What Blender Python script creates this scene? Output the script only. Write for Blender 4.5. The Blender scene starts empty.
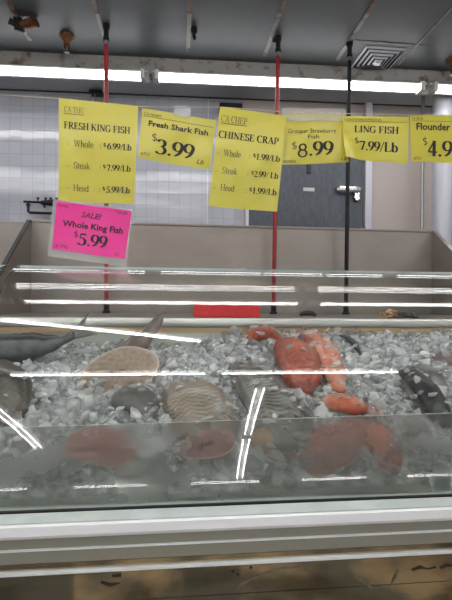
import bpy, bmesh, math, random
import numpy as np
from mathutils import Vector, Matrix, Euler
from mathutils.bvhtree import BVHTree

C = bpy.context.scene.collection
SC = bpy.context.scene
PI = math.pi
EYE = 1.40                       # camera height above the floor

# ------------------------------------------------------------------ camera frame
PSI, RHO, FPX = math.radians(6.0), math.radians(0.5), 450.0
cf = Vector((math.sin(PSI), math.cos(PSI), 0))
_r = Vector((math.cos(PSI), -math.sin(PSI), 0)); _u = Vector((0, 0, 1))
cr = _r*math.cos(RHO) + _u*math.sin(RHO)
cu = _u*math.cos(RHO) - _r*math.sin(RHO)
EYEP = Vector((0, 0, EYE))
def ray(px, py): return cf + cr*((px-226)/FPX) + cu*((300-py)/FPX)
def at(px, py, Y):
    d = ray(px, py); return EYEP + d*(Y/d.y)
def atz(px, py, z):
    d = ray(px, py); return EYEP + d*((z-EYE)/d.z)
BS = 0.326                       # slope of the ice bed
def bedz(Y): return EYE - 0.145 - BS*(1.72-Y)
BN = Vector((0, -BS, 1)).normalized()
def bed(px, py, lift=0.0):
    d = ray(px, py); s = (-0.145-BS*1.72)/(d.z-BS*d.y)
    return EYEP + d*s + BN*lift

def dip(x, Y):
    a = min(1, max(0, (Y-1.42)/.3)); b = min(1, max(0, (.22-x)/.15)); return .05*a*a*(3-2*a)*b
def bedf_z(Y): return bedz(Y)-max(0, 1.055-Y)*.8
def bedx(px, py, lift=0.0):
    d = ray(px, py); Y = .985
    while Y < 1.8:
        p = EYEP + d*(Y/d.y)
        if p.z < bedf_z(Y)+lift: break
        Y += .002
    return EYEP + d*(Y/d.y)

# ------------------------------------------------------------------ helpers
class MB:
    def __init__(s): s.v, s.f, s.m = [], [], []
    def add(s, vs, fs, mi=0):
        b = len(s.v); s.v += [tuple(p) for p in vs]
        s.f += [tuple(i+b for i in f) for f in fs]; s.m += [mi]*len(fs); return s
    def box(s, lo, hi, mi=0):
        x0, y0, z0 = lo; x1, y1, z1 = hi
        return s.add([(x0,y0,z0),(x1,y0,z0),(x1,y1,z0),(x0,y1,z0),(x0,y0,z1),(x1,y0,z1),(x1,y1,z1),(x0,y1,z1)],
              [(0,3,2,1),(4,5,6,7),(0,1,5,4),(1,2,6,5),(2,3,7,6),(3,0,4,7)], mi)
    def tube(s, pts, r, n=12, mi=0, cap=True):
        pts = [Vector(p) for p in pts]; rs = r if isinstance(r, (list, tuple)) else [r]*len(pts)
        vs, prev = [], None
        for i, p in enumerate(pts):
            d = (pts[min(i+1, len(pts)-1)] - pts[max(i-1, 0)]).normalized()
            if prev is None:
                a = d.orthogonal().normalized()
            else:
                a = (prev - d*prev.dot(d)).normalized()
            prev = a; b = d.cross(a)
            for k in range(n):
                t = 2*PI*k/n; vs.append(p + (a*math.cos(t) + b*math.sin(t))*rs[i])
        fs = [(i*n+k, i*n+(k+1) % n, (i+1)*n+(k+1) % n, (i+1)*n+k) for i in range(len(pts)-1) for k in range(n)]
        if cap: fs += [tuple(range(n-1, -1, -1)), tuple((len(pts)-1)*n+k for k in range(n))]
        return s.add(vs, fs, mi)
    def lathe(s, prof, c=(0,0,0), n=20, mi=0):
        vs = [(c[0]+r*math.cos(2*PI*k/n), c[1]+r*math.sin(2*PI*k/n), c[2]+z) for r, z in prof for k in range(n)]
        fs = [(i*n+k, i*n+(k+1) % n, (i+1)*n+(k+1) % n, (i+1)*n+k) for i in range(len(prof)-1) for k in range(n)]
        fs += [tuple(range(n-1, -1, -1)), tuple((len(prof)-1)*n+k for k in range(n))]
        return s.add(vs, fs, mi)
    def extrude_x(s, prof, x0, x1, mi=0, closed=True):       # prof: (y,z) polygon
        n = len(prof)
        vs = [(x0, y, z) for y, z in prof] + [(x1, y, z) for y, z in prof]
        fs = [(i, (i+1) % n, n+(i+1) % n, n+i) for i in range(n if closed else n-1)]
        if closed: fs += [tuple(range(n-1, -1, -1)), tuple(range(n, 2*n))]
        return s.add(vs, fs, mi)
    def build(s, name, mat, parent=None, smooth=False, bevel=0, origin=None, pat=None):
        me = bpy.data.meshes.new(name)
        o0 = Vector(origin) if origin else (Vector(parent.location) if parent and parent.get('_root') else Vector((0, 0, 0)))
        if parent and not origin: o0 = Vector(WORLD.get(parent.name, (0, 0, 0)))
        me.from_pydata([(x-o0.x, y-o0.y, z-o0.z) for x, y, z in s.v], [], s.f)
        for m in (mat if isinstance(mat, (list, tuple)) else [mat]): me.materials.append(m)
        if len(me.materials) > 1: me.polygons.foreach_set('material_index', s.m)
        if pat is not None:
            a = me.attributes.new('pat', 'FLOAT', 'POINT'); a.data.foreach_set('value', pat)
        bm = bmesh.new(); bm.from_mesh(me); bmesh.ops.recalc_face_normals(bm, faces=bm.faces); bm.to_mesh(me); bm.free()
        if smooth:
            me.polygons.foreach_set('use_smooth', [True]*len(me.polygons)); me.set_sharp_from_angle(angle=math.radians(40))
        o = bpy.data.objects.new(name, me); C.objects.link(o)
        if parent: o.parent = parent; WORLD[o.name] = tuple(o0)
        else: o.location = o0; WORLD[o.name] = tuple(o0)
        if bevel:
            b = o.modifiers.new('bevel', 'BEVEL'); b.width = bevel; b.segments = 2; b.limit_method = 'ANGLE'; b.angle_limit = 0.6
        return o
WORLD = {}
def tag(o, label=None, cat=None, group=None, kind=None):
    if label: o['label'] = label
    if cat: o['category'] = cat
    if group: o['group'] = group
    if kind: o['kind'] = kind
    return o
def thing(name, loc, label, cat, group=None):
    o = bpy.data.objects.new(name, None); o.empty_display_size = .05; C.objects.link(o); o.location = loc
    WORLD[o.name] = tuple(loc)
    return tag(o, label, cat, group)
def struct(name, mb, mat, **k):
    return tag(mb.build(name, mat, **k), kind='structure')
def srgb(r, g, b):
    f = lambda c: (c/255/12.92) if c/255 <= .04045 else ((c/255+.055)/1.055)**2.4
    return (f(r), f(g), f(b), 1)

# ------------------------------------------------------------------ materials
def mat(name, col, rough=.5, metal=0, col2=None, nscale=8, nlo=.4, nhi=.6, bump=0, bscale=40, spec=.5, coat=0, stretch=None, pat=False,
        emit=0, trans=0, ior=1.45, sss=0, brough=None):
    m = bpy.data.materials.new(name); m.use_nodes = True
    nt = m.node_tree; N, L = nt.nodes, nt.links; p = N['Principled BSDF']
    p.inputs['Base Color'].default_value = col; p.inputs['Roughness'].default_value = rough; p.inputs['Metallic'].default_value = metal
    p.inputs['Specular IOR Level'].default_value = spec; p.inputs['Coat Weight'].default_value = coat; p.inputs['Coat Roughness'].default_value = .12
    p.inputs['IOR'].default_value = ior; p.inputs['Transmission Weight'].default_value = trans
    if emit: p.inputs['Emission Color'].default_value = col; p.inputs['Emission Strength'].default_value = emit
    tc = N.new('ShaderNodeTexCoord'); mp = N.new('ShaderNodeMapping'); L.new(tc.outputs['Object'], mp.inputs[0])
    if stretch: mp.inputs['Scale'].default_value = stretch
    if col2:
        mix = N.new('ShaderNodeMix'); mix.data_type = 'RGBA'; mix.inputs[6].default_value = col; mix.inputs[7].default_value = col2
        if pat:
            at_ = N.new('ShaderNodeAttribute'); at_.attribute_name = 'pat'; src = at_.outputs['Fac']
            nz = N.new('ShaderNodeTexNoise'); nz.inputs['Scale'].default_value = nscale; nz.inputs['Detail'].default_value = 5; L.new(mp.outputs[0], nz.inputs['Vector'])
            ma = N.new('ShaderNodeMath'); ma.operation = 'MULTIPLY_ADD'; L.new(nz.outputs['Fac'], ma.inputs[0]); ma.inputs[1].default_value = nhi; ma.inputs[2].default_value = -nhi/2
            ad = N.new('ShaderNodeMath'); ad.operation = 'ADD'; ad.use_clamp = True; L.new(src, ad.inputs[0]); L.new(ma.outputs[0], ad.inputs[1])
            L.new(ad.outputs[0], mix.inputs[0])
        else:
            nz = N.new('ShaderNodeTexNoise'); nz.inputs['Scale'].default_value = nscale; nz.inputs['Detail'].default_value = 6; nz.inputs['Roughness'].default_value = .6
            L.new(mp.outputs[0], nz.inputs['Vector'])
            mr = N.new('ShaderNodeMapRange'); mr.inputs[1].default_value = nlo; mr.inputs[2].default_value = nhi
            L.new(nz.outputs['Fac'], mr.inputs[0]); L.new(mr.outputs[0], mix.inputs[0])
        L.new(mix.outputs[2], p.inputs['Base Color'])
    if bump:
        bz = N.new('ShaderNodeTexNoise'); bz.inputs['Scale'].default_value = bscale; bz.inputs['Detail'].default_value = 4; L.new(mp.outputs[0], bz.inputs['Vector'])
        bp = N.new('ShaderNodeBump'); bp.inputs['Strength'].default_value = bump; bp.inputs['Distance'].default_value = .01
        L.new(bz.outputs['Fac'], bp.inputs['Height']); L.new(bp.outputs[0], p.inputs['Normal'])
    return m

def mat_tile():
    m = mat('white_tile', srgb(160, 161, 168), .10)
    nt = m.node_tree; N, L = nt.nodes, nt.links; p = N['Principled BSDF']
    tc = N['Texture Coordinate'] if 'Texture Coordinate' in N else [n for n in N if n.type == 'TEX_COORD'][0]
    mp = N.new('ShaderNodeMapping'); mp.inputs['Rotation'].default_value = (PI/2, 0, 0)
    sep = N.new('ShaderNodeSeparateXYZ'); L.new(tc.outputs['Object'], sep.inputs[0])
    cmb = N.new('ShaderNodeCombineXYZ'); L.new(sep.outputs['X'], cmb.inputs['X']); L.new(sep.outputs['Z'], cmb.inputs['Y'])
    br = N.new('ShaderNodeTexBrick'); br.offset = 0; br.squash = 1
    L.new(cmb.outputs[0], br.inputs['Vector'])
    br.inputs['Scale'].default_value = 1; br.inputs['Brick Width'].default_value = .0725; br.inputs['Row Height'].default_value = .0775
    br.inputs['Mortar Size'].default_value = .0016; br.inputs['Mortar Smooth'].default_value = .3
    br.inputs['Color1'].default_value = srgb(160, 161, 168); br.inputs['Color2'].default_value = srgb(155, 156, 164); br.inputs['Mortar'].default_value = srgb(138, 139, 145)
    L.new(br.outputs['Color'], p.inputs['Base Color'])
    # each tile set at its own slight tilt, mortar sunk
    vx = N.new('ShaderNodeVectorMath'); vx.operation = 'DIVIDE'; vx.inputs[1].default_value = (.0725, .0775, 1); L.new(cmb.outputs[0], vx.inputs[0])
    fl = N.new('ShaderNodeVectorMath'); fl.operation = 'FLOOR'; L.new(vx.outputs[0], fl.inputs[0])
    wn = N.new('ShaderNodeTexWhiteNoise'); L.new(fl.outputs[0], wn.inputs['Vector'])
    sb = N.new('ShaderNodeVectorMath'); sb.operation = 'SUBTRACT'; L.new(wn.outputs['Color'], sb.inputs[0]); sb.inputs[1].default_value = (.5, .5, .5)
    sc = N.new('ShaderNodeVectorMath'); sc.operation = 'SCALE'; sc.inputs['Scale'].default_value = .014; L.new(sb.outputs[0], sc.inputs[0])
    ge = N.new('ShaderNodeNewGeometry'); ad = N.new('ShaderNodeVectorMath'); ad.operation = 'ADD'
    L.new(ge.outputs['Normal'], ad.inputs[0]); L.new(sc.outputs[0], ad.inputs[1])
    nn = N.new('ShaderNodeVectorMath'); nn.operation = 'NORMALIZE'; L.new(ad.outputs[0], nn.inputs[0])
    bp = N.new('ShaderNodeBump'); bp.inputs['Strength'].default_value = .4; bp.inputs['Distance'].default_value = .003; bp.invert = True
    L.new(br.outputs['Fac'], bp.inputs['Height']); L.new(nn.outputs[0], bp.inputs['Normal']); L.new(bp.outputs[0], p.inputs['Normal'])
    return m

def two_sided(nt, fr, ior):
    g = nt.nodes.new('ShaderNodeNewGeometry'); m = nt.nodes.new('ShaderNodeMapRange')
    m.inputs[3].default_value = ior; m.inputs[4].default_value = 1/ior
    nt.links.new(g.outputs['Backfacing'], m.inputs[0]); nt.links.new(m.outputs[0], fr.inputs['IOR'])

def mat_thin_glass(name, tint=(.968, .98, .966, 1), rough=0.0, veil=.0, veilcol=(.6, .63, .62, 1), spots=False, refl=1.0, bump=0):
    """a sheet of glass: Fresnel mirror over a clear pass-through, with a thin film of grime"""
    m = bpy.data.materials.new(name); m.use_nodes = True; nt = m.node_tree; N, L = nt.nodes, nt.links; N.clear()
    out = N.new('ShaderNodeOutputMaterial'); tr = N.new('ShaderNodeBsdfTransparent'); tr.inputs[0].default_value = tint
    gl = N.new('ShaderNodeBsdfGlossy'); gl.inputs['Roughness'].default_value = rough; gl.inputs[0].default_value = (refl, refl, refl, 1)
    fr = N.new('ShaderNodeFresnel'); two_sided(nt, fr, 1.5)
    mx = N.new('ShaderNodeMixShader'); L.new(fr.outputs[0], mx.inputs[0]); L.new(tr.outputs[0], mx.inputs[1]); L.new(gl.outputs[0], mx.inputs[2])
    df = N.new('ShaderNodeBsdfDiffuse'); df.inputs[0].default_value = veilcol
    m2 = N.new('ShaderNodeMixShader'); m2.inputs[0].default_value = veil
    L.new(mx.outputs[0], m2.inputs[1]); L.new(df.outputs[0], m2.inputs[2]); L.new(m2.outputs[0], out.inputs[0])
    tc = N.new('ShaderNodeTexCoord')
    if spots:                                              # dried drops and wiping smears
        nz = N.new('ShaderNodeTexNoise'); nz.inputs['Scale'].default_value = 3.0; nz.inputs['Detail'].default_value = 6; L.new(tc.outputs['Object'], nz.inputs['Vector'])
        mr = N.new('ShaderNodeMapRange'); mr.inputs[1].default_value = .35; mr.inputs[2].default_value = .8; mr.inputs[3].default_value = veil*.4; mr.inputs[4].default_value = veil*1.9
        L.new(nz.outputs['Fac'], mr.inputs[0])
        vo = N.new('ShaderNodeTexVoronoi'); vo.inputs['Scale'].default_value = 34; L.new(tc.outputs['Object'], vo.inputs['Vector'])
        m3 = N.new('ShaderNodeMapRange'); m3.inputs[1].default_value = .05; m3.inputs[2].default_value = .085; m3.inputs[3].default_value = .22; m3.inputs[4].default_value = 0
        L.new(vo.outputs['Distance'], m3.inputs[0])
        ad = N.new('ShaderNodeMath'); ad.operation = 'ADD'; ad.use_clamp = True; L.new(mr.outputs[0], ad.inputs[0]); L.new(m3.outputs[0], ad.inputs[1]); L.new(ad.outputs[0], m2.inputs[0])
    if bump:
        bz = N.new('ShaderNodeTexNoise'); bz.inputs['Scale'].default_value = 55; bz.inputs['Detail'].default_value = 3; L.new(tc.outputs['Object'], bz.inputs['Vector'])
        bp = N.new('ShaderNodeBump'); bp.inputs['Strength'].default_value = bump; bp.inputs['Distance'].default_value = .01
        L.new(bz.outputs['Fac'], bp.inputs['Height']); L.new(bp.outputs[0], gl.inputs['Normal'])
    return m

def mat_fog_glass():
    m = bpy.data.materials.new('misted_glass'); m.use_nodes = True; nt = m.node_tree; N, L = nt.nodes, nt.links; N.clear()
    out = N.new('ShaderNodeOutputMaterial'); tc = N.new('ShaderNodeTexCoord')
    nz = N.new('ShaderNodeTexNoise'); nz.inputs['Scale'].default_value = 5; nz.inputs['Detail'].default_value = 5; L.new(tc.outputs['Object'], nz.inputs['Vector'])
    rf = N.new('ShaderNodeBsdfRefraction'); rf.inputs['IOR'].default_value = 1.25; rf.inputs[0].default_value = (.95, .95, .94, 1)
    mr = N.new('ShaderNodeMapRange'); mr.inputs[1].default_value = .35; mr.inputs[2].default_value = .65; mr.inputs[3].default_value = .14; mr.inputs[4].default_value = .36
    L.new(nz.outputs['Fac'], mr.inputs[0]); L.new(mr.outputs[0], rf.inputs['Roughness'])
    tr = N.new('ShaderNodeBsdfTransparent'); tr.inputs[0].default_value = (.9, .93, .92, 1)
    df = N.new('ShaderNodeBsdfDiffuse'); df.inputs[0].default_value = (.37, .372, .36, 1)
    tl = N.new('ShaderNodeBsdfTranslucent'); tl.inputs[0].default_value = (.53, .535, .52, 1)
    a = N.new('ShaderNodeMixShader'); a.inputs[0].default_value = 0; L.new(rf.outputs[0], a.inputs[1]); L.new(tr.outputs[0], a.inputs[2])
    b = N.new('ShaderNodeMixShader'); b.inputs[0].default_value = .5; L.new(df.outputs[0], b.inputs[1]); L.new(tl.outputs[0], b.inputs[2])
    c = N.new('ShaderNodeMixShader'); L.new(a.outputs[0], c.inputs[1]); L.new(b.outputs[0], c.inputs[2])
    m2 = N.new('ShaderNodeMapRange'); m2.inputs[1].default_value = .32; m2.inputs[2].default_value = .68; m2.inputs[3].default_value = .08; m2.inputs[4].default_value = .36
    n2 = N.new('ShaderNodeTexNoise'); n2.inputs['Scale'].default_value = 3; n2.inputs['Detail'].default_value = 7; L.new(tc.outputs['Object'], n2.inputs['Vector'])
    L.new(n2.outputs['Fac'], m2.inputs[0]); L.new(m2.outputs[0], c.inputs[0])
    L.new(c.outputs[0], out.inputs[0]); return m

def mat_ice():
    m = bpy.data.materials.new('ice'); m.use_nodes = True; nt = m.node_tree; N, L = nt.nodes, nt.links; N.clear()
    out = N.new('ShaderNodeOutputMaterial'); tc = N.new('ShaderNodeTexCoord')
    nz = N.new('ShaderNodeTexNoise'); nz.inputs['Scale'].default_value = 22; nz.inputs['Detail'].default_value = 4; L.new(tc.outputs['Object'], nz.inputs['Vector'])
    n2 = N.new('ShaderNodeTexNoise'); n2.inputs['Scale'].default_value = 90; n2.inputs['Detail'].default_value = 3; L.new(tc.outputs['Object'], n2.inputs['Vector'])
    bp = N.new('ShaderNodeBump'); bp.inputs['Strength'].default_value = .25; bp.inputs['Distance'].default_value = .006; L.new(n2.outputs['Fac'], bp.inputs['Height'])
    rf = N.new('ShaderNodeBsdfRefraction'); rf.inputs['IOR'].default_value = 1.31; rf.inputs['Roughness'].default_value = .02; rf.inputs[0].default_value = (.985, .99, .995, 1)
    tr = N.new('ShaderNodeBsdfTransparent'); tr.inputs[0].default_value = (.985, .99, .995, 1)
    df = N.new('ShaderNodeBsdfDiffuse'); df.inputs[0].default_value = (.98, .985, .985, 1)
    tl = N.new('ShaderNodeBsdfTranslucent'); tl.inputs[0].default_value = (.97, .975, .975, 1)
    gl = N.new('ShaderNodeBsdfGlossy'); gl.inputs['Roughness'].default_value = .06
    fr = N.new('ShaderNodeFresnel'); two_sided(nt, fr, 1.5)
    for b in (rf, gl, fr, df): L.new(bp.outputs[0], b.inputs['Normal'])
    a = N.new('ShaderNodeMixShader'); a.inputs[0].default_value = .5; L.new(rf.outputs[0], a.inputs[1]); L.new(tr.outputs[0], a.inputs[2])
    w = N.new('ShaderNodeMixShader'); w.inputs[0].default_value = .5; L.new(df.outputs[0], w.inputs[1]); L.new(tl.outputs[0], w.inputs[2])
    mr = N.new('ShaderNodeMapRange'); mr.inputs[1].default_value = .3; mr.inputs[2].default_value = .7; mr.inputs[3].default_value = .02; mr.inputs[4].default_value = .30
    L.new(nz.outputs['Fac'], mr.inputs[0])
    gi = N.new('ShaderNodeNewGeometry'); pw = N.new('ShaderNodeMath'); pw.operation = 'POWER'; L.new(gi.outputs['Random Per Island'], pw.inputs[0]); pw.inputs[1].default_value = 1.4
    m_ = N.new('ShaderNodeMath'); m_.operation = 'MULTIPLY_ADD'; m_.use_clamp = True; L.new(pw.outputs[0], m_.inputs[0]); m_.inputs[1].default_value = .62; L.new(mr.outputs[0], m_.inputs[2])
    c = N.new('ShaderNodeMixShader'); L.new(m_.outputs[0], c.inputs[0]); L.new(a.outputs[0], c.inputs[1]); L.new(w.outputs[0], c.inputs[2])
    d = N.new('ShaderNodeMixShader'); L.new(fr.outputs[0], d.inputs[0]); L.new(c.outputs[0], d.inputs[1]); L.new(gl.outputs[0], d.inputs[2])
    L.new(d.outputs[0], out.inputs[0]); return m

M = {}
M['tile'] = mat_tile()
M['ceiling'] = mat('ceiling_panel', srgb(78, 82, 84), .5, col2=srgb(72, 76, 78), nscale=3, bump=.03, bscale=6)
M['lamplit_ceiling'] = mat('lamplit_ceiling_tone', srgb(176, 180, 188), .5)
M['batten'] = mat('batten_rusty', srgb(134, 131, 127), .5, col2=srgb(84, 56, 40), nscale=14, nlo=.52, nhi=.66)
M['batten_rust'] = mat('batten_more_rust', srgb(120, 100, 88), .6, col2=srgb(84, 56, 42), nscale=20, nlo=.4, nhi=.6)
M['plaster'] = mat('painted_wall', srgb(206, 203, 198), .5)
M['beige'] = mat('beige_panel', srgb(166, 156, 151), .4, bump=.02, bscale=4)
M['white_trim'] = mat('white_trim', srgb(182, 182, 190), .35)
M['galv'] = mat('galvanised', srgb(78, 83, 89), .5, .4, col2=srgb(64, 68, 74), nscale=60, nlo=.3, nhi=.7, stretch=(1, 1, .35))
M['chrome'] = mat('chrome', srgb(205, 205, 208), .22, .9)
M['black'] = mat('black_metal', srgb(17, 17, 18), .5, spec=.3)
M['dark'] = mat('dark_paint', srgb(40, 38, 38), .55)
M['rust'] = mat('rusty_brass', srgb(110, 72, 42), .5, .5, col2=srgb(62, 36, 24), nscale=30)
M['red'] = mat('red_pipe', srgb(132, 26, 28), .35)
M['steelgrey'] = mat('pipe_clamp', srgb(150, 150, 150), .35, .7)
M['steel'] = mat('stainless', srgb(140, 131, 124), .36, .4, col2=srgb(131, 122, 115), nscale=2, stretch=(1, 1, 1.5))
M['steel_bright'] = mat('stainless_bright', srgb(205, 206, 202), .17, .85)
M['rail_steel'] = mat('rail_steel', srgb(208, 208, 204), .24, .55)
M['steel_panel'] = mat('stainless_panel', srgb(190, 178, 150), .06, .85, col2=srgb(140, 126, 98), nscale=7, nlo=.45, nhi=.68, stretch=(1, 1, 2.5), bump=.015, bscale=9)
M['rail_paint'] = mat('pale_rail', srgb(196, 204, 200), .42, 0, col2=srgb(184, 192, 188), nscale=12)
M['white_nose'] = mat('white_nose', srgb(238, 238, 240), .3)
M['fascia'] = mat('taupe_fascia', srgb(150, 147, 136), .45, .2)
M['strip'] = mat('bright_strip', srgb(240, 244, 244), .3, .1)
M['tan_trim'] = mat('tan_trim', srgb(178, 152, 118), .5)
M['inner'] = mat('inner_liner', srgb(176, 180, 172), .35, .2)
M['glass'] = mat_thin_glass('curved_glass', veil=.004, spots=True)
M['glass_edge'] = mat('glass_edge', srgb(188, 204, 200), .15)
M['glass_edge_dark'] = mat('glass_edge_dark', srgb(70, 92, 88), .15)
M['fog'] = mat_fog_glass()
M['ice'] = mat_ice()
M['icebed'] = mat('packed_ice', srgb(222, 224, 224), .25, col2=srgb(150, 154, 154), nscale=30, bump=.5, bscale=60)
M['tube'] = mat('lit_tube', (1, 1, 1, 1), .5)
M['thin_tube'] = mat('lit_thin_tube', (1, 1, 1, 1), .5)
_p = M['thin_tube'].node_tree.nodes['Principled BSDF']; _p.inputs['Emission Color'].default_value = (.985, .985, 1, 1); _p.inputs['Emission Strength'].default_value = 42.0
_p = M['tube'].node_tree.nodes['Principled BSDF']; _p.inputs['Emission Color'].default_value = (.985, .985, 1, 1); _p.inputs['Emission Strength'].default_value = 17.0
M['lamp_white'] = mat('lamp_housing', srgb(200, 198, 194), .45, col2=srgb(150, 130, 112), nscale=10, nlo=.58, nhi=.75)
M['yellow'] = mat('yellow_paper', srgb(194, 184, 64), .38, bump=.18, bscale=30, coat=.35)
M['pink'] = mat('pink_paper', srgb(232, 50, 146), .4, bump=.15, bscale=26, coat=.2)
M['ink'] = mat('black_ink', srgb(34, 32, 30), .6)
M['ink_soft'] = mat('thin_ink', srgb(74, 70, 44), .6)
M['sleeve'] = mat_thin_glass('plastic_sleeve', tint=(.96, .96, .95, 1), rough=.12, veil=.3, veilcol=(.75, .75, .74, 1), bump=.35)
M['tape'] = mat_thin_glass('clear_tape', tint=(.9, .9, .88, 1), rough=.2, veil=.45, veilcol=(.72, .72, .72, 1), bump=.4)
M['string'] = mat('white_string', srgb(200, 190, 170), .8)
M['floor'] = mat('floor', srgb(170, 146, 112), .4, col2=srgb(44, 38, 32), nscale=1.6, nlo=.46, nhi=.56)
M['redcard'] = mat('red_card', srgb(200, 22, 30), .4, col2=srgb(214, 120, 120), nscale=90, nlo=.66, nhi=.72)

# ------------------------------------------------------------------ room
CZ = EYE + 1.335                 # ceiling
WY = 2.96                        # back wall
X0, X1, YB = -5.0, 5.0, -5.5
struct('floor', MB().box((X0, YB, -.1), (X1, WY+.4, 0)), M['floor'])
struct('ceiling', MB().box((X0, YB, CZ), (X1, WY+.4, CZ+.1)), M['ceiling'])
struct('wall_left', MB().box((X0-.1, YB, 0), (X0, WY+.4, CZ)), M['plaster'])
struct('wall_right', MB().box((X1, YB, 0), (X1+.1, WY+.4, CZ)), M['plaster'])
struct('wall_front', MB().box((X0-.1, YB-.1, 0), (X1+.1, YB, CZ)), M['plaster'])
xs = at(208, 150, WY).x          # tile ends
xw = at(243, 150, WY).x          # white panel ends
struct('wall_back', MB().box((X0, WY, 0), (xw, WY+.1, CZ)), M['tile'])
struct('wall_back_right', MB().box((xw, WY, 0), (X1, WY+.1, CZ)), M['beige'])
zt = at(10, 87, WY).z
struct('trim_1', MB().box((X0, WY-.015, CZ-.006), (X1, WY, CZ)), M['dark'])
struct('trim_31', MB().box((X0, 2.575, CZ-.003), (X1, WY+.3, CZ-.0002)), M['lamplit_ceiling'])  # lighter ceiling slab: lamp light behind the channel put into its colour
struct('trim_2', MB().box((xs-.003, WY-.004, 0), (xs+.003, WY, CZ-.015)), M['white_trim'])
# ceiling seams: battens running away from the viewer, white with rust
k = 0
for (px, py, w, rusty) in ((22, 26, .019, 1), (101, 26, .018, 1), (189, 26, .020, 1), (275, 26, .021, 1), (359, 26, .021, 1), (440, 20, .007, 0), (-70, 26, .02, 0)):
    k += 1; x = atz(px, py, CZ).x
    mb = MB().box((x-w/2, YB, CZ-.004), (x+w/2, 2.42, CZ), 0)
    yr = atz(px, 28, CZ).y
    if rusty: mb.box((x-w/2-.001, YB, CZ-.0055), (x+w/2+.001, yr-.12, CZ-.0041), 1)
    struct('trim_%d' % (k+2), mb, [M['batten'], M['batten_rust']])
p = atz(355, 40, CZ); q = atz(430, 43, CZ)
struct('trim_10', MB().box((p.x, p.y-.003, CZ-.003), (q.x, p.y+.003, CZ)), M['batten_rust'])

# unseen glowing panel added far behind the viewer as frontal fill light
M['fill_glow'] = mat('fill_glow_pane', (.92, .96, 1, 1), .2, emit=3.2)
wn_ = struct('fill_panel_1', MB().box((-3.8, YB+.001, .55), (3.8, YB+.01, 2.25)), M['fill_glow'])
mb = MB()
for x in (-3.8, -1.9, 0, 1.9, 3.8): mb.box((x-.04, YB+.001, .5), (x+.04, YB+.05, 2.3))
for z in (.5, 2.3): mb.box((-3.84, YB+.001, z-.05), (3.84, YB+.05, z+.05))
struct('trim_30', mb, M['white_trim'])  # frame bars of the added glowing panel

# cooler door in the back wall
def wbox(x0, y0, x1, y1, d0, d1, mb=None, mi=0):      # pixel box on the back wall, from depth d0 to d1 in front of it
    a = at(x0, y1, WY-d1); b = at(x1, y0, WY-d1)
    return (mb or MB()).box((a.x, WY-d1, a.z), (b.x, WY-d0, b.z), mi)
a = at(250, 122, WY-.05); b = at(361, 122, WY-.05)
door = struct('door_1', MB().box((a.x, WY-.05, .05), (b.x, WY-.001, a.z)), M['galv'], bevel=.004)
c = at(362, 160, WY-.02).x; d = at(368, 160, WY-.02).x
struct('trim_11', MB().box((c, WY-.06, 0), (d, WY, CZ-.015)), M['white_trim'])
struct('trim_12', MB().box((a.x-.02, WY-.055, 0), (a.x-.002, WY, a.z+.04)), M['white_trim'])
# latch, hinge strap, name plate: parts of the door
lp = at(335, 190.5, WY-.06); lq = at(358, 190.5, WY-.06)
mb = MB().tube([(lp.x, WY-.065, lp.z), (lp.x+.02, WY-.068, lp.z), (lq.x-.03, WY-.068, lp.z+.001), (lq.x, WY-.062, lp.z)], [.016, .030, .026, .022], 14)
mb.box((lq.x-.036, WY-.075, lp.z-.07), (lq.x-.002, WY-.045, lp.z+.022))
hd = mb.build('latch_handle', M['chrome'], door, smooth=False, bevel=.003); hd['label'] = 'silver latch handle'
mb = MB().tube([(lq.x-.035, WY-.06, lp.z-.05), (lq.x-.035, WY-.075, lp.z-.065), (lq.x-.02, WY-.06, lp.z-.075)], .006, 8)
mb.build('lock_hook', M['black'], door)
wbox(303, 188.5, 314, 191.5, .049, .054).build('name_plate', M['steelgrey'], door)
wbox(307, 160, 311, 174, .049, .065).build('door_pull', M['dark'], door, bevel=.003)
mb = MB()
for y in (205, 212): 
    e = at(358, y, WY-.05); mb.lathe([(.004, 0), (.004, .004)], (e.x, WY-.053, e.z), 8)
mb.build('bolt', M['dark'], door)

# black box over the door
o = wbox(220, 103, 243, 111, -.004, .09).build('junction_box', M['black'], bevel=.006)
tag(o, 'black box fixed high on the wall behind the CHINESE CRAP sign', 'box')
# column and pipe
cx = at(437.5, 110, 2.76); rr = .056
mb = MB().lathe([(rr, 0), (rr, CZ-.0)], (cx.x, 2.74, 0), 32)
struct('trim_13', mb, M['white_trim'], smooth=False)
e = at(421.5, 160, 2.80)
o = MB().tube([(e.x, 2.82, 0), (e.x, 2.82, CZ)], .011, 10).build('wall_pipe', M['steelgrey'], smooth=False)
tag(o, 'thin grey pipe running up the beige wall beside the white column', 'pipe')

# faucet manifold
A_ = at(23, 200, WY-.06); B_ = at(60, 200, WY-.06); D_ = at(23, 211, WY-.06)
t = thing('faucet_manifold', (B_.x, WY, A_.z), 'black water manifold with four valves on the white tiled wall', 'faucet')
y = WY-.06
MB().tube([(A_.x-.01, y, A_.z), (A_.x+.11, y, A_.z-.002), (B_.x, y, A_.z-.003)], .0075, 10).build('supply_pipe', M['black'], t, True)
MB().tube([(A_.x+.018, y, A_.z), (A_.x+.018, y, A_.z-.03), (A_.x+.02, y, D_.z+.005), (A_.x+.03, y, D_.z), (B_.x, y, D_.z-.002), (B_.x+.02, y, D_.z), (B_.x+.022, y, A_.z)], .0085, 10).build('bent_pipe', M['black'], t, True)
MB().tube([(A_.x+.09, y, A_.z-.002), (A_.x+.12, y, A_.z-.004), (A_.x+.14, y, A_.z-.004), (B_.x-.03, y, A_.z-.005), (B_.x, y, A_.z-.004)], [.009, .016, .018, .024, .018], 12).build('mixer_body', M['black'], t, True)
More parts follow.
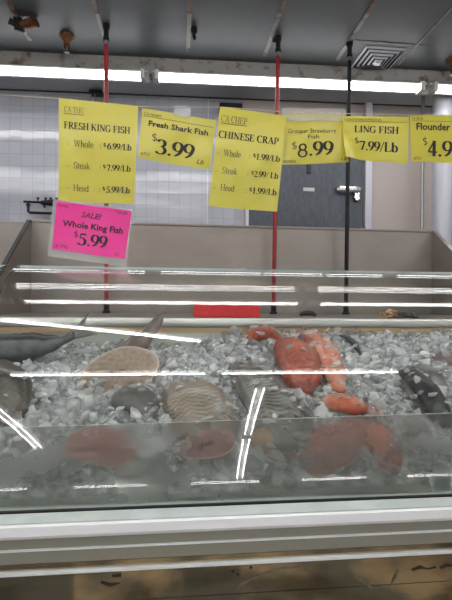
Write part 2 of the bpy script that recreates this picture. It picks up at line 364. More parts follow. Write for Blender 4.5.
MB().tube([(A_.x+.018, y+.001, A_.z-.016), (A_.x+.018, y+.001, A_.z-.026)], .014, 10).build('union_nut', M['black'], t)
for px in (36, 44, 49, 55):
    q = at(px, 197, y)
    v = MB().tube([(q.x, y, A_.z), (q.x, y, A_.z+.018)], .004, 8).build('valve', M['black'], t)
    MB().tube([(q.x, y, A_.z+.016), (q.x, y, A_.z+.024), (q.x, y, A_.z+.03)], [.008, .010, .006], 10).build('valve_knob', M['dark'], v)
for px in (40, 57):
    q = at(px, 205, y); MB().tube([(q.x, WY, A_.z-.02), (q.x, y, A_.z-.006)], .006, 8).build('wall_bracket', M['black'], t)

# bracket on top of wall
q = at(94, 92, WY-.05)
t = thing('wall_bracket', (q.x, WY, CZ-.02), 'small black bracket with hanging stubs at the top of the tiled wall', 'bracket')
MB().box((q.x-.03, WY-.08, CZ-.035), (q.x+.05, WY-.02, CZ-.014)).build('plate', M['black'], t, bevel=.004)
for dx in (-.022, .004): MB().tube([(q.x+dx, WY-.06, CZ-.033), (q.x+dx, WY-.06, CZ-.11)], .006, 8).build('stub', M['steelgrey'], t)

# the back wall and all that is fixed to it stand at a slight angle to the case
_piv = Matrix.Translation((.35, WY, 0)) @ Matrix.Rotation(math.radians(-2.0), 4, 'Z') @ Matrix.Translation((-.35, -WY, 0))
for o in list(C.objects):
    if o.parent is None and (o.name.startswith(('wall_back', 'door_1', 'junction_box', 'wall_pipe', 'faucet', 'wall_bracket')) or o.name in ('trim_1', 'trim_2', 'trim_11', 'trim_12', 'trim_13')):
        m_ = _piv @ (Matrix.Translation(o.location) @ o.rotation_euler.to_matrix().to_4x4())
        o.location = m_.to_translation(); o.rotation_euler = m_.to_euler()

# ------------------------------------------------------------------ ceiling things
def lamp(center, ang, label, group, L=1.50, gap=.10, z=CZ, slim=False, r=.006):
    t = thing('fluorescent_light', (center[0], center[1], z), label, 'ceiling light', group)
    t.rotation_euler = (0, 0, ang)
    WORLD[t.name] = (0, 0, 0)
    if slim: pr, zt_ = [(-.022, 0), (.104, 0), (.104, -.005), (.022, -.008), (-.022, -.008)], -.026
    else: pr, zt_ = [(-.085, 0), (.085, 0), (.085, -.035), (.05, -.062), (-.05, -.062), (-.085, -.035)], -.092
    MB().extrude_x(pr, -L/2-.02, L/2+.02).build('housing', M['lamp_white'], t)
    if slim:
        for s in (-1, 1): MB().box((s*L*.3-.02, .09, -.001), (s*L*.3+.02, .102, CZ-z+.0005)).build('bracket', M['lamp_white'], t)
    for s in (-1, 1):
        MB().tube([(-L/2+.02, s*gap/2, zt_), (L/2-.02, s*gap/2, zt_)], .0132 if slim else r, 12).build('tube', M['tube'] if slim else M['thin_tube'], t, True)
        MB().box((s*(L/2-.008)-.012, -gap/2-.022, zt_-.021), (s*(L/2-.008)+.012, gap/2+.022, (-.008 if slim else -.035)+.012)).build('lamp_holder', M['lamp_white'], t, bevel=.004)
    return t
pit = 1.57
RA = math.radians(-2.0)          # the room stands at a slight angle to the case
c0 = (at(292, 83, 2.46).x); zlamp = at(292, 83.5, 2.47).z
for k, lab in ((-2, 'lit ceiling light of the far row, beyond the left frame edge end'), (-1, 'lit twin-tube ceiling light above the tiled wall at the left'),
               (0, 'lit twin-tube ceiling light between the red and black pipes, in the middle'), (1, 'lit twin-tube ceiling light above the white column at the right')):
    if k == -2: continue
    lamp((c0+k*pit*math.cos(RA), 2.47+k*pit*math.sin(RA)), RA, lab, 'row of lights along the back wall', L=1.51, z=zlamp+.026, gap=.027, slim=True)
xr = .685
for k in (-2, -1, 0, 1):
    lamp((xr+pit/2+k*pit, 1.29), 0, 'twin-tube ceiling light above the fish case, lit, overhead', 'ceiling lights above the case', L=1.48, gap=.125)
    lamp((xr+.03+pit/2+k*pit, .78), 0, 'twin-tube ceiling light above the front edge of the case, overhead', 'ceiling lights above the front glass', L=1.48, gap=.022)
for k in (-1, 0, 1):
    lamp((.27-pit/2+k*pit+.0, -1.0), 0, 'twin-tube ceiling light above the aisle behind the viewer', 'ceiling lights above the aisle', L=1.48, gap=.013)
lamp((-.42, .06), math.atan2(-.52, 1.17), 'single slanted ceiling light above the viewer, seen in the curved glass', 'slanted ceiling light', L=1.26, gap=.022, r=.008)
for Y in (-2.1, -3.65): lamp((.74+(-2.1-Y)*.05, Y), math.radians(90+3), 'ceiling light running away from the case down the aisle', 'ceiling lights down the aisle', L=1.48, gap=.07)
for k in (-2, -1, 0, 1, 2): lamp((.67+k*pit, -4.52), 0, 'thin ceiling light far behind the viewer', 'ceiling lights at the far end of the aisle', L=1.0, gap=.05, r=.0016)
for X in (4.4, -4.4):  # unseen lamps added at the sides to brighten the case front
    for Y in (-2.1, -3.65): lamp((X, Y), PI/2, 'added fill light out of view over the side of the shop', 'added fill lights over the sides of the shop', L=1.48, gap=.12, r=.009)
lamp((-1.58, -2.4), math.radians(94), 'ceiling light over the left of the aisle, running away from the case', 'ceiling lights over the left aisle', L=1.48, gap=.07)
# long rusty channel above the back row
y0 = atz(200, 57, CZ-.0).y
o = MB().box((-4.5, .016, zlamp+.0265), (4.5, .085, CZ-.0005)).build('light_channel', M['batten'])
o.location = (c0, 2.47, 0); o.rotation_euler = (0, 0, RA)
tag(o, 'long rust-stained white channel carrying the back row of ceiling lights', 'light channel')

def sprinkler(px, py, label, broken=False):
    p = atz(px, py, CZ)
    t = thing('sprinkler_head', (p.x, p.y, CZ), label, 'sprinkler')
    if broken:
        mb = MB().tube([(p.x+.0, p.y, CZ-.03), (p.x+.045, p.y-.02, CZ-.03), (p.x+.07, p.y-.03, CZ-.022)], [.020, .024, .03], 12)
        mb.build('escutcheon', M['rust'], t, False)
        MB().tube([(p.x-.02, p.y, CZ), (p.x-.02, p.y, CZ-.045), (p.x+.01, p.y, CZ-.05)], [.02, .018, .014], 10).build('fitting', M['black'], t)
        MB().tube([(p.x-.015, p.y-.01, CZ-.04), (p.x-.05, p.y-.03, CZ-.03)], [.012, .016], 10).build('deflector', M['black'], t)
    else:
        MB().lathe([(.036, 0), (.038, -.006), (.034, -.014), (.02, -.03), (.016, -.04)], (p.x, p.y, CZ), 20).build('escutcheon', M['rust'], t, False)
        MB().lathe([(.016, -.035), (.017, -.05), (.008, -.056), (.006, -.075)], (p.x, p.y, CZ), 14).build('body', M['rust'], t, False)
        for s in (-1, 1): MB().tube([(p.x+s*.012, p.y, CZ-.05), (p.x+s*.011, p.y, CZ-.068), (p.x, p.y, CZ-.082)], .003, 6).build('arm', M['black'], t)
        MB().lathe([(.006, -.08), (.015, -.084), (.015, -.087), (.004, -.088)], (p.x, p.y, CZ), 16).build('deflector', M['black'], t)
sprinkler(22, 19, 'rusty broken sprinkler fitting hanging sideways from a ceiling seam', True)
sprinkler(67, 35, 'rusty pendant sprinkler head on the ceiling left of the first red pipe')
sprinkler(453, 59, 'rusty sprinkler head at the right edge of the ceiling by the vent')
p = atz(194, 28, CZ)
t = thing('ceiling_nozzle', (p.x, p.y, CZ), 'small black nozzle on the ceiling beside the rusty middle seam', 'nozzle')
MB().lathe([(.016, 0), (.016, -.022), (.01, -.026), (.008, -.04)], (p.x, p.y, CZ), 14).build('base', M['black'], t)
MB().tube([(p.x, p.y, CZ-.036), (p.x+.003, p.y-.004, CZ-.056)], .009, 10).build('tip', M['black'], t)

# ceiling vent
q0 = atz(355, 67, CZ); q1 = atz(395, 52, CZ); q2 = atz(397, 60, CZ)
vx, vy = atz(377.5, 58, CZ).x, atz(377.5, 58, CZ).y
t = thing('ceiling_vent', (vx, vy, CZ), 'square white air vent with stepped louvres in the ceiling', 'vent')
def ring(a, b, z0, z1):           # square sloping ring
    mb = MB()
    for k in range(4):
        R_ = Matrix.Rotation(k*PI/2, 3, 'Z')
        vs = [R_ @ Vector(v) for v in ((-a, -a, z0), (a, -a, z0), (b, -b, z1), (-b, -b, z1), (-a, -a, z0-.003), (a, -a, z0-.003), (b, -b, z1-.003), (-b, -b, z1-.003))]
        mb.add([(v.x+vx, v.y+vy, v.z+CZ) for v in vs], [(0, 1, 2, 3), (7, 6, 5, 4), (0, 4, 5, 1), (2, 6, 7, 3)])
    return mb
MB().box((vx-.108, vy-.108, CZ-.003), (vx+.108, vy+.108, CZ-.0005)).build('dark_opening', M['black'], t)
ring(.112, .104, -.003, -.008).build('frame', M['white_trim'], t)
for n_, a_ in enumerate((.086, .064, .042, .022)): ring(a_, a_-.007, -.006-.005*n_, -.012-.005*n_).build('louvre', M['white_trim'], t)
MB().box((vx-.014, vy-.014, CZ-.034), (vx+.014, vy+.014, CZ-.030)).build('centre_plate', M['white_trim'], t)

# the three pipes from ceiling to the rear ledge of the case
LZ = EYE - .07                   # ledge height
def hang_pipe(px, pyt, pyb_x, m, label, elbow):
    T = atz(px, pyt, CZ); Y = 2.24
    x = at(px, 60, Y).x; xb = at(pyb_x, 300, Y).x
    t = thing('hanging_pipe', (x, Y, LZ), label, 'pipe', None)
    pts = [(x + (xb-x)*k/8, Y, CZ-.05 + (LZ+.03-CZ+.05)*k/8) for k in range(9)]
    MB().tube(pts, .0105, 12).build('pipe', m, t, True)
    MB().tube([(x, Y, CZ), (x, Y, CZ-.022), (x, Y, CZ-.024), (x, Y, CZ-.062), (x, Y, CZ-.064), (x, Y, CZ-.08)], [.017, .017, .012, .012, .015, .015], 14).build('top_fitting', M['black'], t)
    MB().tube([(x, Y, CZ-.08), (x, Y, CZ-.098)], .0125, 12).build('collar', M['steelgrey'], t)
    if elbow: MB().tube([(x, Y, CZ-.018), (x-.03, Y, CZ-.018)], .012, 10).build('elbow', M['black'], t)
    MB().tube([(xb, Y, LZ+.001), (xb, Y, LZ+.012), (xb, Y, LZ+.014), (xb, Y, LZ+.045)], [.02, .02, .0135, .0135], 14).build('foot_fitting', M['black'], t)
hang_pipe(106, 28, 106.5, M['red'], 'red pipe from the ceiling passing behind the FRESH KING FISH sign', False)
hang_pipe(278, 38, 273.5, M['red'], 'red pipe with a black elbow passing behind the CHINESE CRAP sign', True)
hang_pipe(349.5, 42, 346, M['black'], 'black pipe from the ceiling beside the air vent down to the case', False)

# ------------------------------------------------------------------ display case
GP = [(.95, -.43), (1.05, -.15), (1.105, .064), (1.285, .0905)]
def bez(n=40, P=GP):
    out = []
    for i in range(n+1):
        t = i/n; a, b, c_, d_ = (1-t)**3, 3*(1-t)**2*t, 3*(1-t)*t*t, t**3
        out.append((sum(w*q[0] for w, q in zip((a, b, c_, d_), P)), EYE+sum(w*q[1] for w, q in zip((a, b, c_, d_), P))))
    return out
gprof = bez()
gl_left = at(20, 269, 1.285).x; gl_right = 1.35
PX0 = at(30, 224, 2.35).x; PX1 = at(433, 232, 2.35).x
PT = at(226, 226, 2.35).z
case = thing('display_case', (.2, 1.4, 0), 'long stainless seafood display case with curved front glass filled with ice', 'display case')
def sheet(prof, x0, x1, th, nx=1):
    n = len(prof); mb = MB()
    vs = []
    for x in (x0, x1):
        for i, (y, z) in enumerate(prof):
            a = prof[max(i-1, 0)]; b = prof[min(i+1, n-1)]; ty, tz = b[0]-a[0], b[1]-a[1]; l = math.hypot(ty, tz)
            vs.append((x, y, z)); vs.append((x, y+tz/l*th, z-ty/l*th))
    o = 2*n; fs, ms = [], []
    for i in range(n-1):
        a, b = 2*i, 2*i+2
        fs += [(a, b, o+b, o+a), (a+1, o+a+1, o+b+1, b+1)]; ms += [0, 0]
        fs += [(a, a+1, b+1, b), (o+a, o+b, o+b+1, o+a+1)]; ms += [2, 2]
    fs += [(0, o, o+1, 1), (2*n-2, 2*n-1, o+2*n-1, o+2*n-2)]; ms += [1, 1]
    mb.add(vs, fs); mb.m = ms; return mb
g = sheet(gprof, gl_left, gl_right, .006).build('curved_glass', [M['glass'], M['glass_edge'], M['glass_edge_dark']], case, True)
g['label'] = 'clear curved front glass'
ty, tz = gprof[-1]
# rear panel, end panels, ledge
CL, CRX = PX0, 1.6
MB().box((PX0-.0, 2.35, EYE-.09), (PX1, 2.375, PT)).build('rear_panel', M['steel'], case, bevel=.003)
MB().box((PX0, 2.343, PT-.006), (PX1, 2.38, PT+.005)).build('rear_panel_lip', M['steel'], case, bevel=.002)
def end_panel(x, s):
    pr = [(2.35, PT), (2.33, PT), (1.77, EYE-.05), (1.77, EYE-.09), (2.35, EYE-.09)]
    o = MB().extrude_x(pr, x-.006, x+.006).build('end_panel', M['steel'], case)
    MB().extrude_x([(2.35, PT+.003), (2.33, PT+.003), (1.765, EYE-.048), (1.765, EYE-.058), (2.328, PT-.008), (2.35, PT-.008)], x-.009, x+.009).build('edge_trim', M['steel_bright'] if s > 0 else M['dark'], o)
end_panel(PX0, -1); end_panel(PX1, 1)
MB().box((PX0, 1.76, EYE-.09), (PX1, 2.35, LZ)).build('rear_ledge', M['steel'], case)
# rounded rail at the front of ledge
pr = [(1.755 - .014*math.sin(a), LZ-.0185 + .0185*math.cos(a)) for a in [PI*i/12 for i in range(13)]] + [(1.80, LZ-.037), (1.80, LZ+.0)]
MB().extrude_x(pr, PX0-.25, PX1+.3).build('ledge_rail', M['rail_steel'], case, True)
MB().box((PX0-.25, 1.748, LZ-.058), (PX1+.3, 1.80, LZ-.038)).build('tan_strip', M['tan_trim'], case)
MB().box((PX0-.25, 1.752, EYE-.62), (PX1+.3, 1.79, LZ-.058)).build('inner_back', M['inner'], case)
BX0, BX1 = gl_left-.18, 1.30
MB().add([(BX0, 1.066, bedz(1.066)-.05), (BX1, 1.066, bedz(1.066)-.05), (BX1, 1.755, bedz(1.755)-.05), (BX0, 1.755, bedz(1.755)-.05),
          (BX0, 1.066, .6), (BX1, 1.066, .6), (BX1, 1.755, .6), (BX0, 1.755, .6)],
         [(0, 1, 2, 3), (7, 6, 5, 4), (0, 4, 5, 1), (1, 5, 6, 2), (2, 6, 7, 3), (3, 7, 4, 0)]).build('ice_tray', M['inner'], case)
MB().box((gl_left-.5, 1.80, .12), (1.6, 2.33, EYE-.095)).build('cabinet_body', M['steel'], case)
# misted inner front glass
za = at(226, 421, 1.025).z
def riser():
    mb = MB(); a = at(-60, 429.5, 1.025); b = at(560, 409, 1.025)
    zL = at(0, 428, 1.025).z; zR = at(452, 413, 1.025).z
    xL, xR = at(0, 428, 1.025).x, at(452, 413, 1.025).x
    zf = lambda x: zL + (zR-zL)*(x-xL)/(xR-xL)
    x0, x1 = gl_left+.006, 1.30
    for_z = EYE-.433
    mb.add([(x0, .966, for_z), (x1, .966, for_z), (x1, .972, for_z), (x0, .972, for_z), (x0, 1.022, zf(x0)), (x1, 1.022, zf(x1)), (x1, 1.028, zf(x1)), (x0, 1.028, zf(x0))],
           [(0, 3, 2, 1), (4, 5, 6, 7), (0, 1, 5, 4), (1, 2, 6, 5), (2, 3, 7, 6), (3, 0, 4, 7)])
    mb.m = [0, 1, 0, 0, 0, 0]
    return mb
r_ = riser().build('misted_glass', [M['fog'], M['glass_edge']], case); r_['label'] = 'low misted inner glass'
# front ledge and fascia
def fr(py, Y): return at(226, py, Y).z
X0c, X1c = gl_left-.55, 1.6
z1 = EYE-.432
MB().extrude_x([(1.06, z1-.02), (1.06, z1), (.942, z1), (.905, fr(515, .905)), (.905, fr(518, .905)), (.93, z1-.05)], X0c, X1c).build('front_ledge', M['rail_paint'], case)
MB().box((X0c, .940, z1), (X1c, .949, z1+.0025)).build('gasket', M['black'], case)
MB().extrude_x([(.903, fr(517, .903)), (.898, fr(519, .898)), (.896, fr(528, .896)), (.900, fr(530.5, .9)), (.93, fr(531, .9)), (.93, fr(516, .903))], X0c, X1c).build('front_nose', M['white_nose'], case)
MB().box((X0c, .912, fr(542, .912)), (X1c, .95, fr(530, .912))).build('fascia', M['fascia'], case)
MB().box((X0c, .909, fr(542.5, .909)), (X1c, .94, fr(540.5, .909))).build('fascia_bead', M['strip'], case)
MB().box((X0c, .914, fr(554, .914)), (X1c, .95, fr(542.5, .914))).build('fascia', M['fascia'], case)
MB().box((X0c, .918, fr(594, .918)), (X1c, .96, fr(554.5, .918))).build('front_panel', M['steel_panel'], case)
MB().box((X0c, .912, fr(566, .912)), (X1c, .93, fr(562, .912))).build('front_strip', M['strip'], case, bevel=.0015)
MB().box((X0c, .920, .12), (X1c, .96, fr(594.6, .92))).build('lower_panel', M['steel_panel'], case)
MB().box((X0c, 1.0, 0), (X1c, 2.3, .12)).build('plinth', M['dark'], case)

def stain(pts, w_, m_):
    P = [at(px, py, .9176) for px, py in pts]; mb = MB(); vs = []
    for i, p_ in enumerate(P):
        d_ = (P[min(i+1, len(P)-1)]-P[max(i-1, 0)]); d_.y = 0; d_.normalize(); n_ = Vector((-d_.z, 0, d_.x))*w_*(.6+.4*math.sin(i*2.1))
        vs += [p_+n_, p_-n_]
    mb.add(vs, [(2*i, 2*i+1, 2*i+3, 2*i+2) for i in range(len(P)-1)]); return mb.build('stain', m_, case)
M['stain'] = mat('dried_smear', srgb(96, 86, 66), .6, col2=srgb(120, 108, 84), nscale=60)
M['drip'] = mat('dark_drip', srgb(48, 40, 30), .6)
stain([(234, 592), (242, 584), (254, 578), (268, 572), (284, 568), (300, 567)], .0035, M['stain'])
stain([(350, 570), (358, 578), (366, 584), (372, 588)], .005, M['stain']); stain([(398, 570), (394, 578), (390, 586)], .004, M['stain'])
for a_ in ([(412, 570), (420, 567), (428, 569), (436, 567)], [(440, 568), (447, 565), (455, 567)], [(110, 571), (116, 569), (122, 571)], [(101, 582), (110, 585), (120, 583)], [(112, 576), (121, 575)]): stain(a_, .0045, M['drip'])
for x_, y_ in ((233, 571), (238, 574), (251, 567), (60, 573)): stain([(x_-1.5, y_), (x_, y_+.6), (x_+1.5, y_)], .0035, M['drip'])
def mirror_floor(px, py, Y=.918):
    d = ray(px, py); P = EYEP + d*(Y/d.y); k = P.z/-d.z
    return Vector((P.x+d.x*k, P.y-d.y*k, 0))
for n_, (pa, pb) in enumerate(((-60, 74), (184, 240))):  # unseen black mats added on the floor to darken the front panel's reflection
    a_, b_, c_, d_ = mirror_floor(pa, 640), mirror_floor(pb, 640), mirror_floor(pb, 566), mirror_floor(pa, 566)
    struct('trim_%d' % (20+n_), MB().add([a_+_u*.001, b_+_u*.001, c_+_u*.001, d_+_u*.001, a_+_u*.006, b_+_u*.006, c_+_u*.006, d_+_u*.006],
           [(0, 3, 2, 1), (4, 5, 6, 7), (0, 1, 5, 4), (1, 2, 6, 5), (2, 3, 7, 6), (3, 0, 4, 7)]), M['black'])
# the next section of the case on the left
nx1 = at(11, 274, 1.27).x
MB().box((-2.6, 2.35, EYE-.09), (PX0-.03, 2.375, at(10, 221.5, 2.35).z)).build('rear_panel', M['steel'], case, bevel=.003)
sheet(gprof, -2.6, gl_left-.035, .007).build('curved_glass', [M['glass'], M['glass_edge'], M['glass_edge_dark']], case, True)
MB().box((-2.6, 1.76, EYE-.09), (PX0-.03, 2.35, LZ)).build('rear_ledge', M['steel'], case)

# ------------------------------------------------------------------ lettering
Tn, tn = .16, .06
def glyphs(T, t):
    L = lambda x0, y0, x1, y1, w: ('L', x0, y0, x1, y1, w)
    A = lambda cx, cy, rx, ry, a0, a1: ('A', cx, cy, rx, ry, a0, a1)
    S = lambda x, y, h=.13: ('L', x-h, y, x+h, y, t)
    Sb = lambda x: S(x, .03); St = lambda x: S(x, .97)
    G = {}
    G['F'] = (.62, [L(.16,0,.16,1,T), Sb(.16), L(.05,.97,.55,.97,t), L(.54,.98,.54,.76,t), L(.16,.52,.42,.52,t), L(.42,.63,.42,.4,t)])
    G['E'] = (.66, [L(.16,0,.16,1,T), L(.05,.97,.56,.97,t), L(.55,.98,.55,.76,t), L(.16,.52,.42,.52,t), L(.42,.63,.42,.4,t), L(.05,.03,.58,.03,t), L(.58,.02,.6,.25,t)])
    G['L'] = (.62, [L(.16,0,.16,1,T), St(.16), L(.05,.03,.56,.03,t), L(.56,.02,.58,.28,t)])
    G['R'] = (.72, [L(.16,0,.16,1,T), Sb(.16), L(.05,.97,.3,.97,t), A(.3,.74,.22,.24,90,-90), L(.16,.5,.3,.5,t), L(.32,.5,.62,.03,T), S(.64,.03,.08)])
    G['P'] = (.62, [L(.16,0,.16,1,T), Sb(.16), L(.05,.97,.3,.97,t), A(.3,.72,.24,.26,90,-90), L(.16,.46,.3,.46,t)])
    G['H'] = (.80, [L(.16,0,.16,1,T), L(.64,0,.64,1,T), Sb(.16), St(.16), Sb(.64), St(.64), L(.16,.5,.64,.5,t)])
    G['I'] = (.38, [L(.19,0,.19,1,T), Sb(.19), St(.19)])
    G['N'] = (.78, [L(.15,0,.15,1,t), L(.13,.97,.63,.05,T), L(.64,0,.64,1,t), Sb(.15), S(.12,.97,.08), St(.64)])
    G['K'] = (.78, [L(.16,0,.16,1,T), Sb(.16), St(.16), L(.2,.4,.62,.97,t), L(.32,.58,.66,.03,T), S(.66,.03,.1), S(.62,.97,.1)])
    G['S'] = (.56, [A(.28,.73,.19,.25,20,270), A(.28,.26,.2,.24,90,-160), L(.46,.97,.46,.74,t), L(.08,.03,.08,.28,t)])
    G['G'] = (.76, [A(.38,.5,.31,.49,50,310), L(.62,.96,.62,.7,t), L(.6,.02,.6,.42,T*.9), S(.58,.42)])
    G['C'] = (.70, [A(.38,.5,.31,.49,50,310), L(.61,.97,.61,.7,t)])
    G['A'] = (.74, [L(.1,.02,.36,.98,t), L(.36,.98,.62,.02,T), L(.2,.34,.5,.34,t), S(.1,.03,.1), S(.63,.03,.11)])
    G['T'] = (.66, [L(.33,0,.33,1,T), Sb(.33), L(.05,.97,.61,.97,t), L(.05,.98,.05,.74,t), L(.61,.98,.61,.74,t)])
    G['U'] = (.76, [L(.16,.3,.16,1,T), St(.16), A(.38,.28,.22,.27,180,360), L(.6,.28,.6,1,t), St(.6)])
    G['W'] = (1.0, [L(.1,.98,.3,.02,T), L(.3,.02,.5,.95,t), L(.48,.98,.68,.02,T), L(.68,.02,.88,.98,t), S(.1,.97,.1), S(.48,.97,.1), S(.88,.97,.09)])
    G['h'] = (.56, [L(.12,0,.12,1,T), S(.12,.03,.1), L(.03,.98,.14,.98,t), A(.27,.42,.15,.24,180,0), L(.42,.45,.42,0,T), S(.42,.03,.1)])
    G['o'] = (.52, [A(.26,.33,.2,.33,0,360)])
    G['l'] = (.30, [L(.15,0,.15,1,T), S(.15,.03,.1), L(.05,.98,.17,.98,t)])
    G['e'] = (.48, [A(.25,.33,.18,.33,0,320), L(.08,.36,.42,.36,t)])
    G['t'] = (.34, [L(.15,.1,.15,.85,T), L(.03,.65,.3,.65,t), A(.24,.1,.09,.09,180,320)])
    G['a'] = (.50, [A(.22,.48,.14,.18,160,0), L(.36,.5,.36,.05,T), A(.2,.18,.14,.18,90,270), L(.2,.36,.36,.4,t), L(.2,.0,.36,.12,t), L(.36,.05,.46,.05,t)])
    G['k'] = (.56, [L(.12,0,.12,1,T), S(.12,.03,.1), L(.03,.98,.14,.98,t), L(.14,.25,.4,.63,t), L(.24,.4,.46,.03,T), S(.46,.03,.09), S(.41,.63,.08)])
    G['d'] = (.56, [A(.24,.33,.18,.33,0,360), L(.42,0,.42,1,T), L(.33,.98,.44,.98,t), L(.42,.03,.52,.03,t)])
    G['b'] = (.56, [A(.3,.33,.19,.33,0,360), L(.12,0,.12,1,T), L(.03,.98,.14,.98,t)])
    G['0'] = (.52, [A(.26,.5,.19,.49,0,360)])
    G['1'] = (.52, [L(.28,0,.28,1,T), Sb(.28), L(.28,.98,.1,.86,t)])
    G['2'] = (.52, [A(.25,.72,.18,.26,165,-35), L(.4,.58,.06,.05,t*1.4), L(.05,.06,.47,.06,T*.8), L(.47,.04,.48,.22,t)])
    G['3'] = (.52, [A(.24,.75,.17,.23,160,-90), A(.22,.27,.22,.26,90,-150)])
    G['4'] = (.52, [L(.34,0,.34,1,T), L(.34,.98,.04,.3,t*1.2), L(.03,.27,.5,.27,T*.6)])
    G['5'] = (.52, [L(.14,.93,.46,.93,T*.8), L(.14,.97,.09,.56,t), A(.2,.31,.23,.3,115,-150)])
    G['6'] = (.52, [A(.27,.31,.2,.3,0,360), A(.52,.31,.44,.67,180,105)])
    G['7'] = (.52, [L(.04,.92,.48,.92,T*.8), L(.47,.95,.2,0,T*.75), L(.05,.95,.04,.75,t)])
    G['8'] = (.52, [A(.26,.74,.16,.23,0,360), A(.26,.27,.2,.27,0,360)])
    G['9'] = (.52, [A(.25,.69,.2,.3,0,360), A(.0,.69,.44,.67,0,-75)])
    G['$'] = (.52, [A(.26,.68,.17,.2,30,270), A(.26,.29,.18,.2,90,-150), L(.26,-.1,.26,1.08,t)])
    G['.'] = (.26, [('D', .13, .07, .085)])
    G['/'] = (.34, [L(.02,-.03,.32,1,t*1.1)])
    G[':'] = (.30, [('D', .15, .1, .07), ('D', .15, .55, .07)])
    G['-'] = (.40, [L(.06,.33,.34,.33,T*.6)])
    G[' '] = (.30, [])
    return G, T, t
BOLD = glyphs(.17, .065); REG = glyphs(.105, .05); HAND = glyphs(.10, .10)
def serif_text(txt, font):
    G, T, t = font; polys = []; x = 0
    def quad(a, b, w):
        d = (b-a); 
        if d.length < 1e-6: return
        n = Vector((-d.y, d.x)).normalized()*w/2; e = d.normalized()*0
        polys.append([a-n-e, b-n+e, b+n+e, a+n-e])
    for ch in txt:
        adv, st = G[ch]
        for s in st:
            if s[0] == 'L': quad(Vector((x+s[1], s[2])), Vector((x+s[3], s[4])), s[5])
            elif s[0] == 'D': polys.append([Vector((x+s[1]+s[3]*math.cos(k*PI/4), s[2]+s[3]*math.sin(k*PI/4))) for k in range(8)])
            else:
                _, cx_, cy_, rx, ry, a0, a1 = s; n = max(6, int(abs(a1-a0)/15)); L_, R_ = [], []
                for i in range(n+1):
                    a = math.radians(a0+(a1-a0)*i/n); p_ = Vector((x+cx_+rx*math.cos(a), cy_+ry*math.sin(a)))
                    tg = Vector((-rx*math.sin(a), ry*math.cos(a))).normalized(); w = t+(T-t)*abs(tg.y)**1.5; nn = Vector((-tg.y, tg.x))*w/2
                    L_.append(p_+nn); R_.append(p_-nn)
                for i in range(n): polys.append([L_[i], L_[i+1], R_[i+1], R_[i]])
        x += adv
    return polys, x
def sans_text(txt, bold, shear=0):
    cu_ = bpy.data.curves.new('tmp', 'FONT'); cu_.body = txt; cu_.size = 1.37; cu_.resolution_u = 2; cu_.offset = bold; cu_.shear = shear
    ob = bpy.data.objects.new('tmp', cu_); C.objects.link(ob)
    dg = bpy.context.evaluated_depsgraph_get(); me = bpy.data.meshes.new_from_object(ob.evaluated_get(dg))
    polys = [[Vector(me.vertices[i].co[:2]) for i in p_.vertices] for p_ in me.polygons]
    bpy.data.objects.remove(ob); bpy.data.curves.remove(cu_); bpy.data.meshes.remove(me)
    xs_ = [v.x for q in polys for v in q] or [0, 1]; x0 = min(xs_)
    polys = [[Vector((v.x-x0, v.y)) for v in q] for q in polys]
    return polys, max(xs_)-x0

# ------------------------------------------------------------------ hanging signs
SY = 1.285
def sign(name, corners, W, H, paper, texts, label, dy=0, curl=None, bow=.004, sleeve=None, tape=None, holder=None):
    TL, TR, BR, BL = [at(px, py, SY+dy) for px, py in corners]
    def P(x, y, off=0):
        u, v = x/W, y/H
        p_ = TL*(1-u)*(1-v) + TR*u*(1-v) + BR*u*v + BL*(1-u)*v
        b = bow*(1-(2*u-1)**2)*v + .0015*math.sin(u*9+v*4)*v
        if curl: b -= curl(u, v)
        return Vector((p_.x, p_.y+b-off, p_.z))
    t = thing('price_sign', (TL+TR)/2, label, 'price sign', 'price signs hanging over the case')
    n = 14; mb = MB(); vs = []
    for off in (0, -.0004):
        for j in range(n+1):
            for i in range(n+1): vs.append(P(W*i/n, H*j/n, off))
    o_ = (n+1)**2; fs = []
    for j in range(n):
        for i in range(n):
            a = j*(n+1)+i; q = (a, a+1, a+n+2, a+n+1); fs.append(q); fs.append(tuple(o_+k for k in reversed(q)))
    edge = [i for i in range(n+1)] + [(j*(n+1)+n) for j in range(1, n+1)] + [n*(n+1)+i for i in range(n-1, -1, -1)] + [j*(n+1) for j in range(n-1, 0, -1)]
    for a, b in zip(edge, edge[1:]+edge[:1]): fs.append((a, b, o_+b, o_+a))
    mb.add(vs, fs).build('paper', M[paper], t, True)
    for tx in texts:
        mb = MB()
        kind, s, x, y, h, w = tx[:6]; soft = len(tx) > 6
        if kind == 'rule':
            mb.add([P(x, y, .0009), P(x+w, y, .0009), P(x+w, y+h, .0009), P(x, y+h, .0009)], [(0, 1, 2, 3)]).build('ruled_line', M['ink_soft'], t); continue
        if kind == 'B': polys, adv = serif_text(s, BOLD)
        elif kind == 'R': polys, adv = serif_text(s, REG)
        elif kind == 'H': polys, adv = serif_text(s, HAND)
        elif kind == 'I': polys, adv = sans_text(s, .012, .25)
        elif kind == 'N': polys, adv = sans_text(s, .0)
        else: polys, adv = sans_text(s, .036)
        for q in polys:
            mb.add([P(x+v.x*w/adv, y-v.y*h, .0009) for v in q], [tuple(range(len(q)))])
        mb.build('lettering', M['ink_soft' if soft else 'ink'], t)
    def extra(nm, m, x0, y0, x1, y1, off):
        mb = MB(); k = 10; vs = [P(x0+(x1-x0)*i/k, y0+(y1-y0)*j/k, off+.001*math.sin(i*1.7+j*2.3)) for j in range(k+1) for i in range(k+1)]
        mb.add(vs, [(j*(k+1)+i, j*(k+1)+i+1, (j+1)*(k+1)+i+1, (j+1)*(k+1)+i) for j in range(k) for i in range(k)]).build(nm, m, t, True)
    if sleeve: extra('plastic_sleeve', M['sleeve'], *sleeve, -.004 if sleeve[2] > 70 else .003)
    if tape: extra('tape', M['tape'], *tape, .002)
    return t
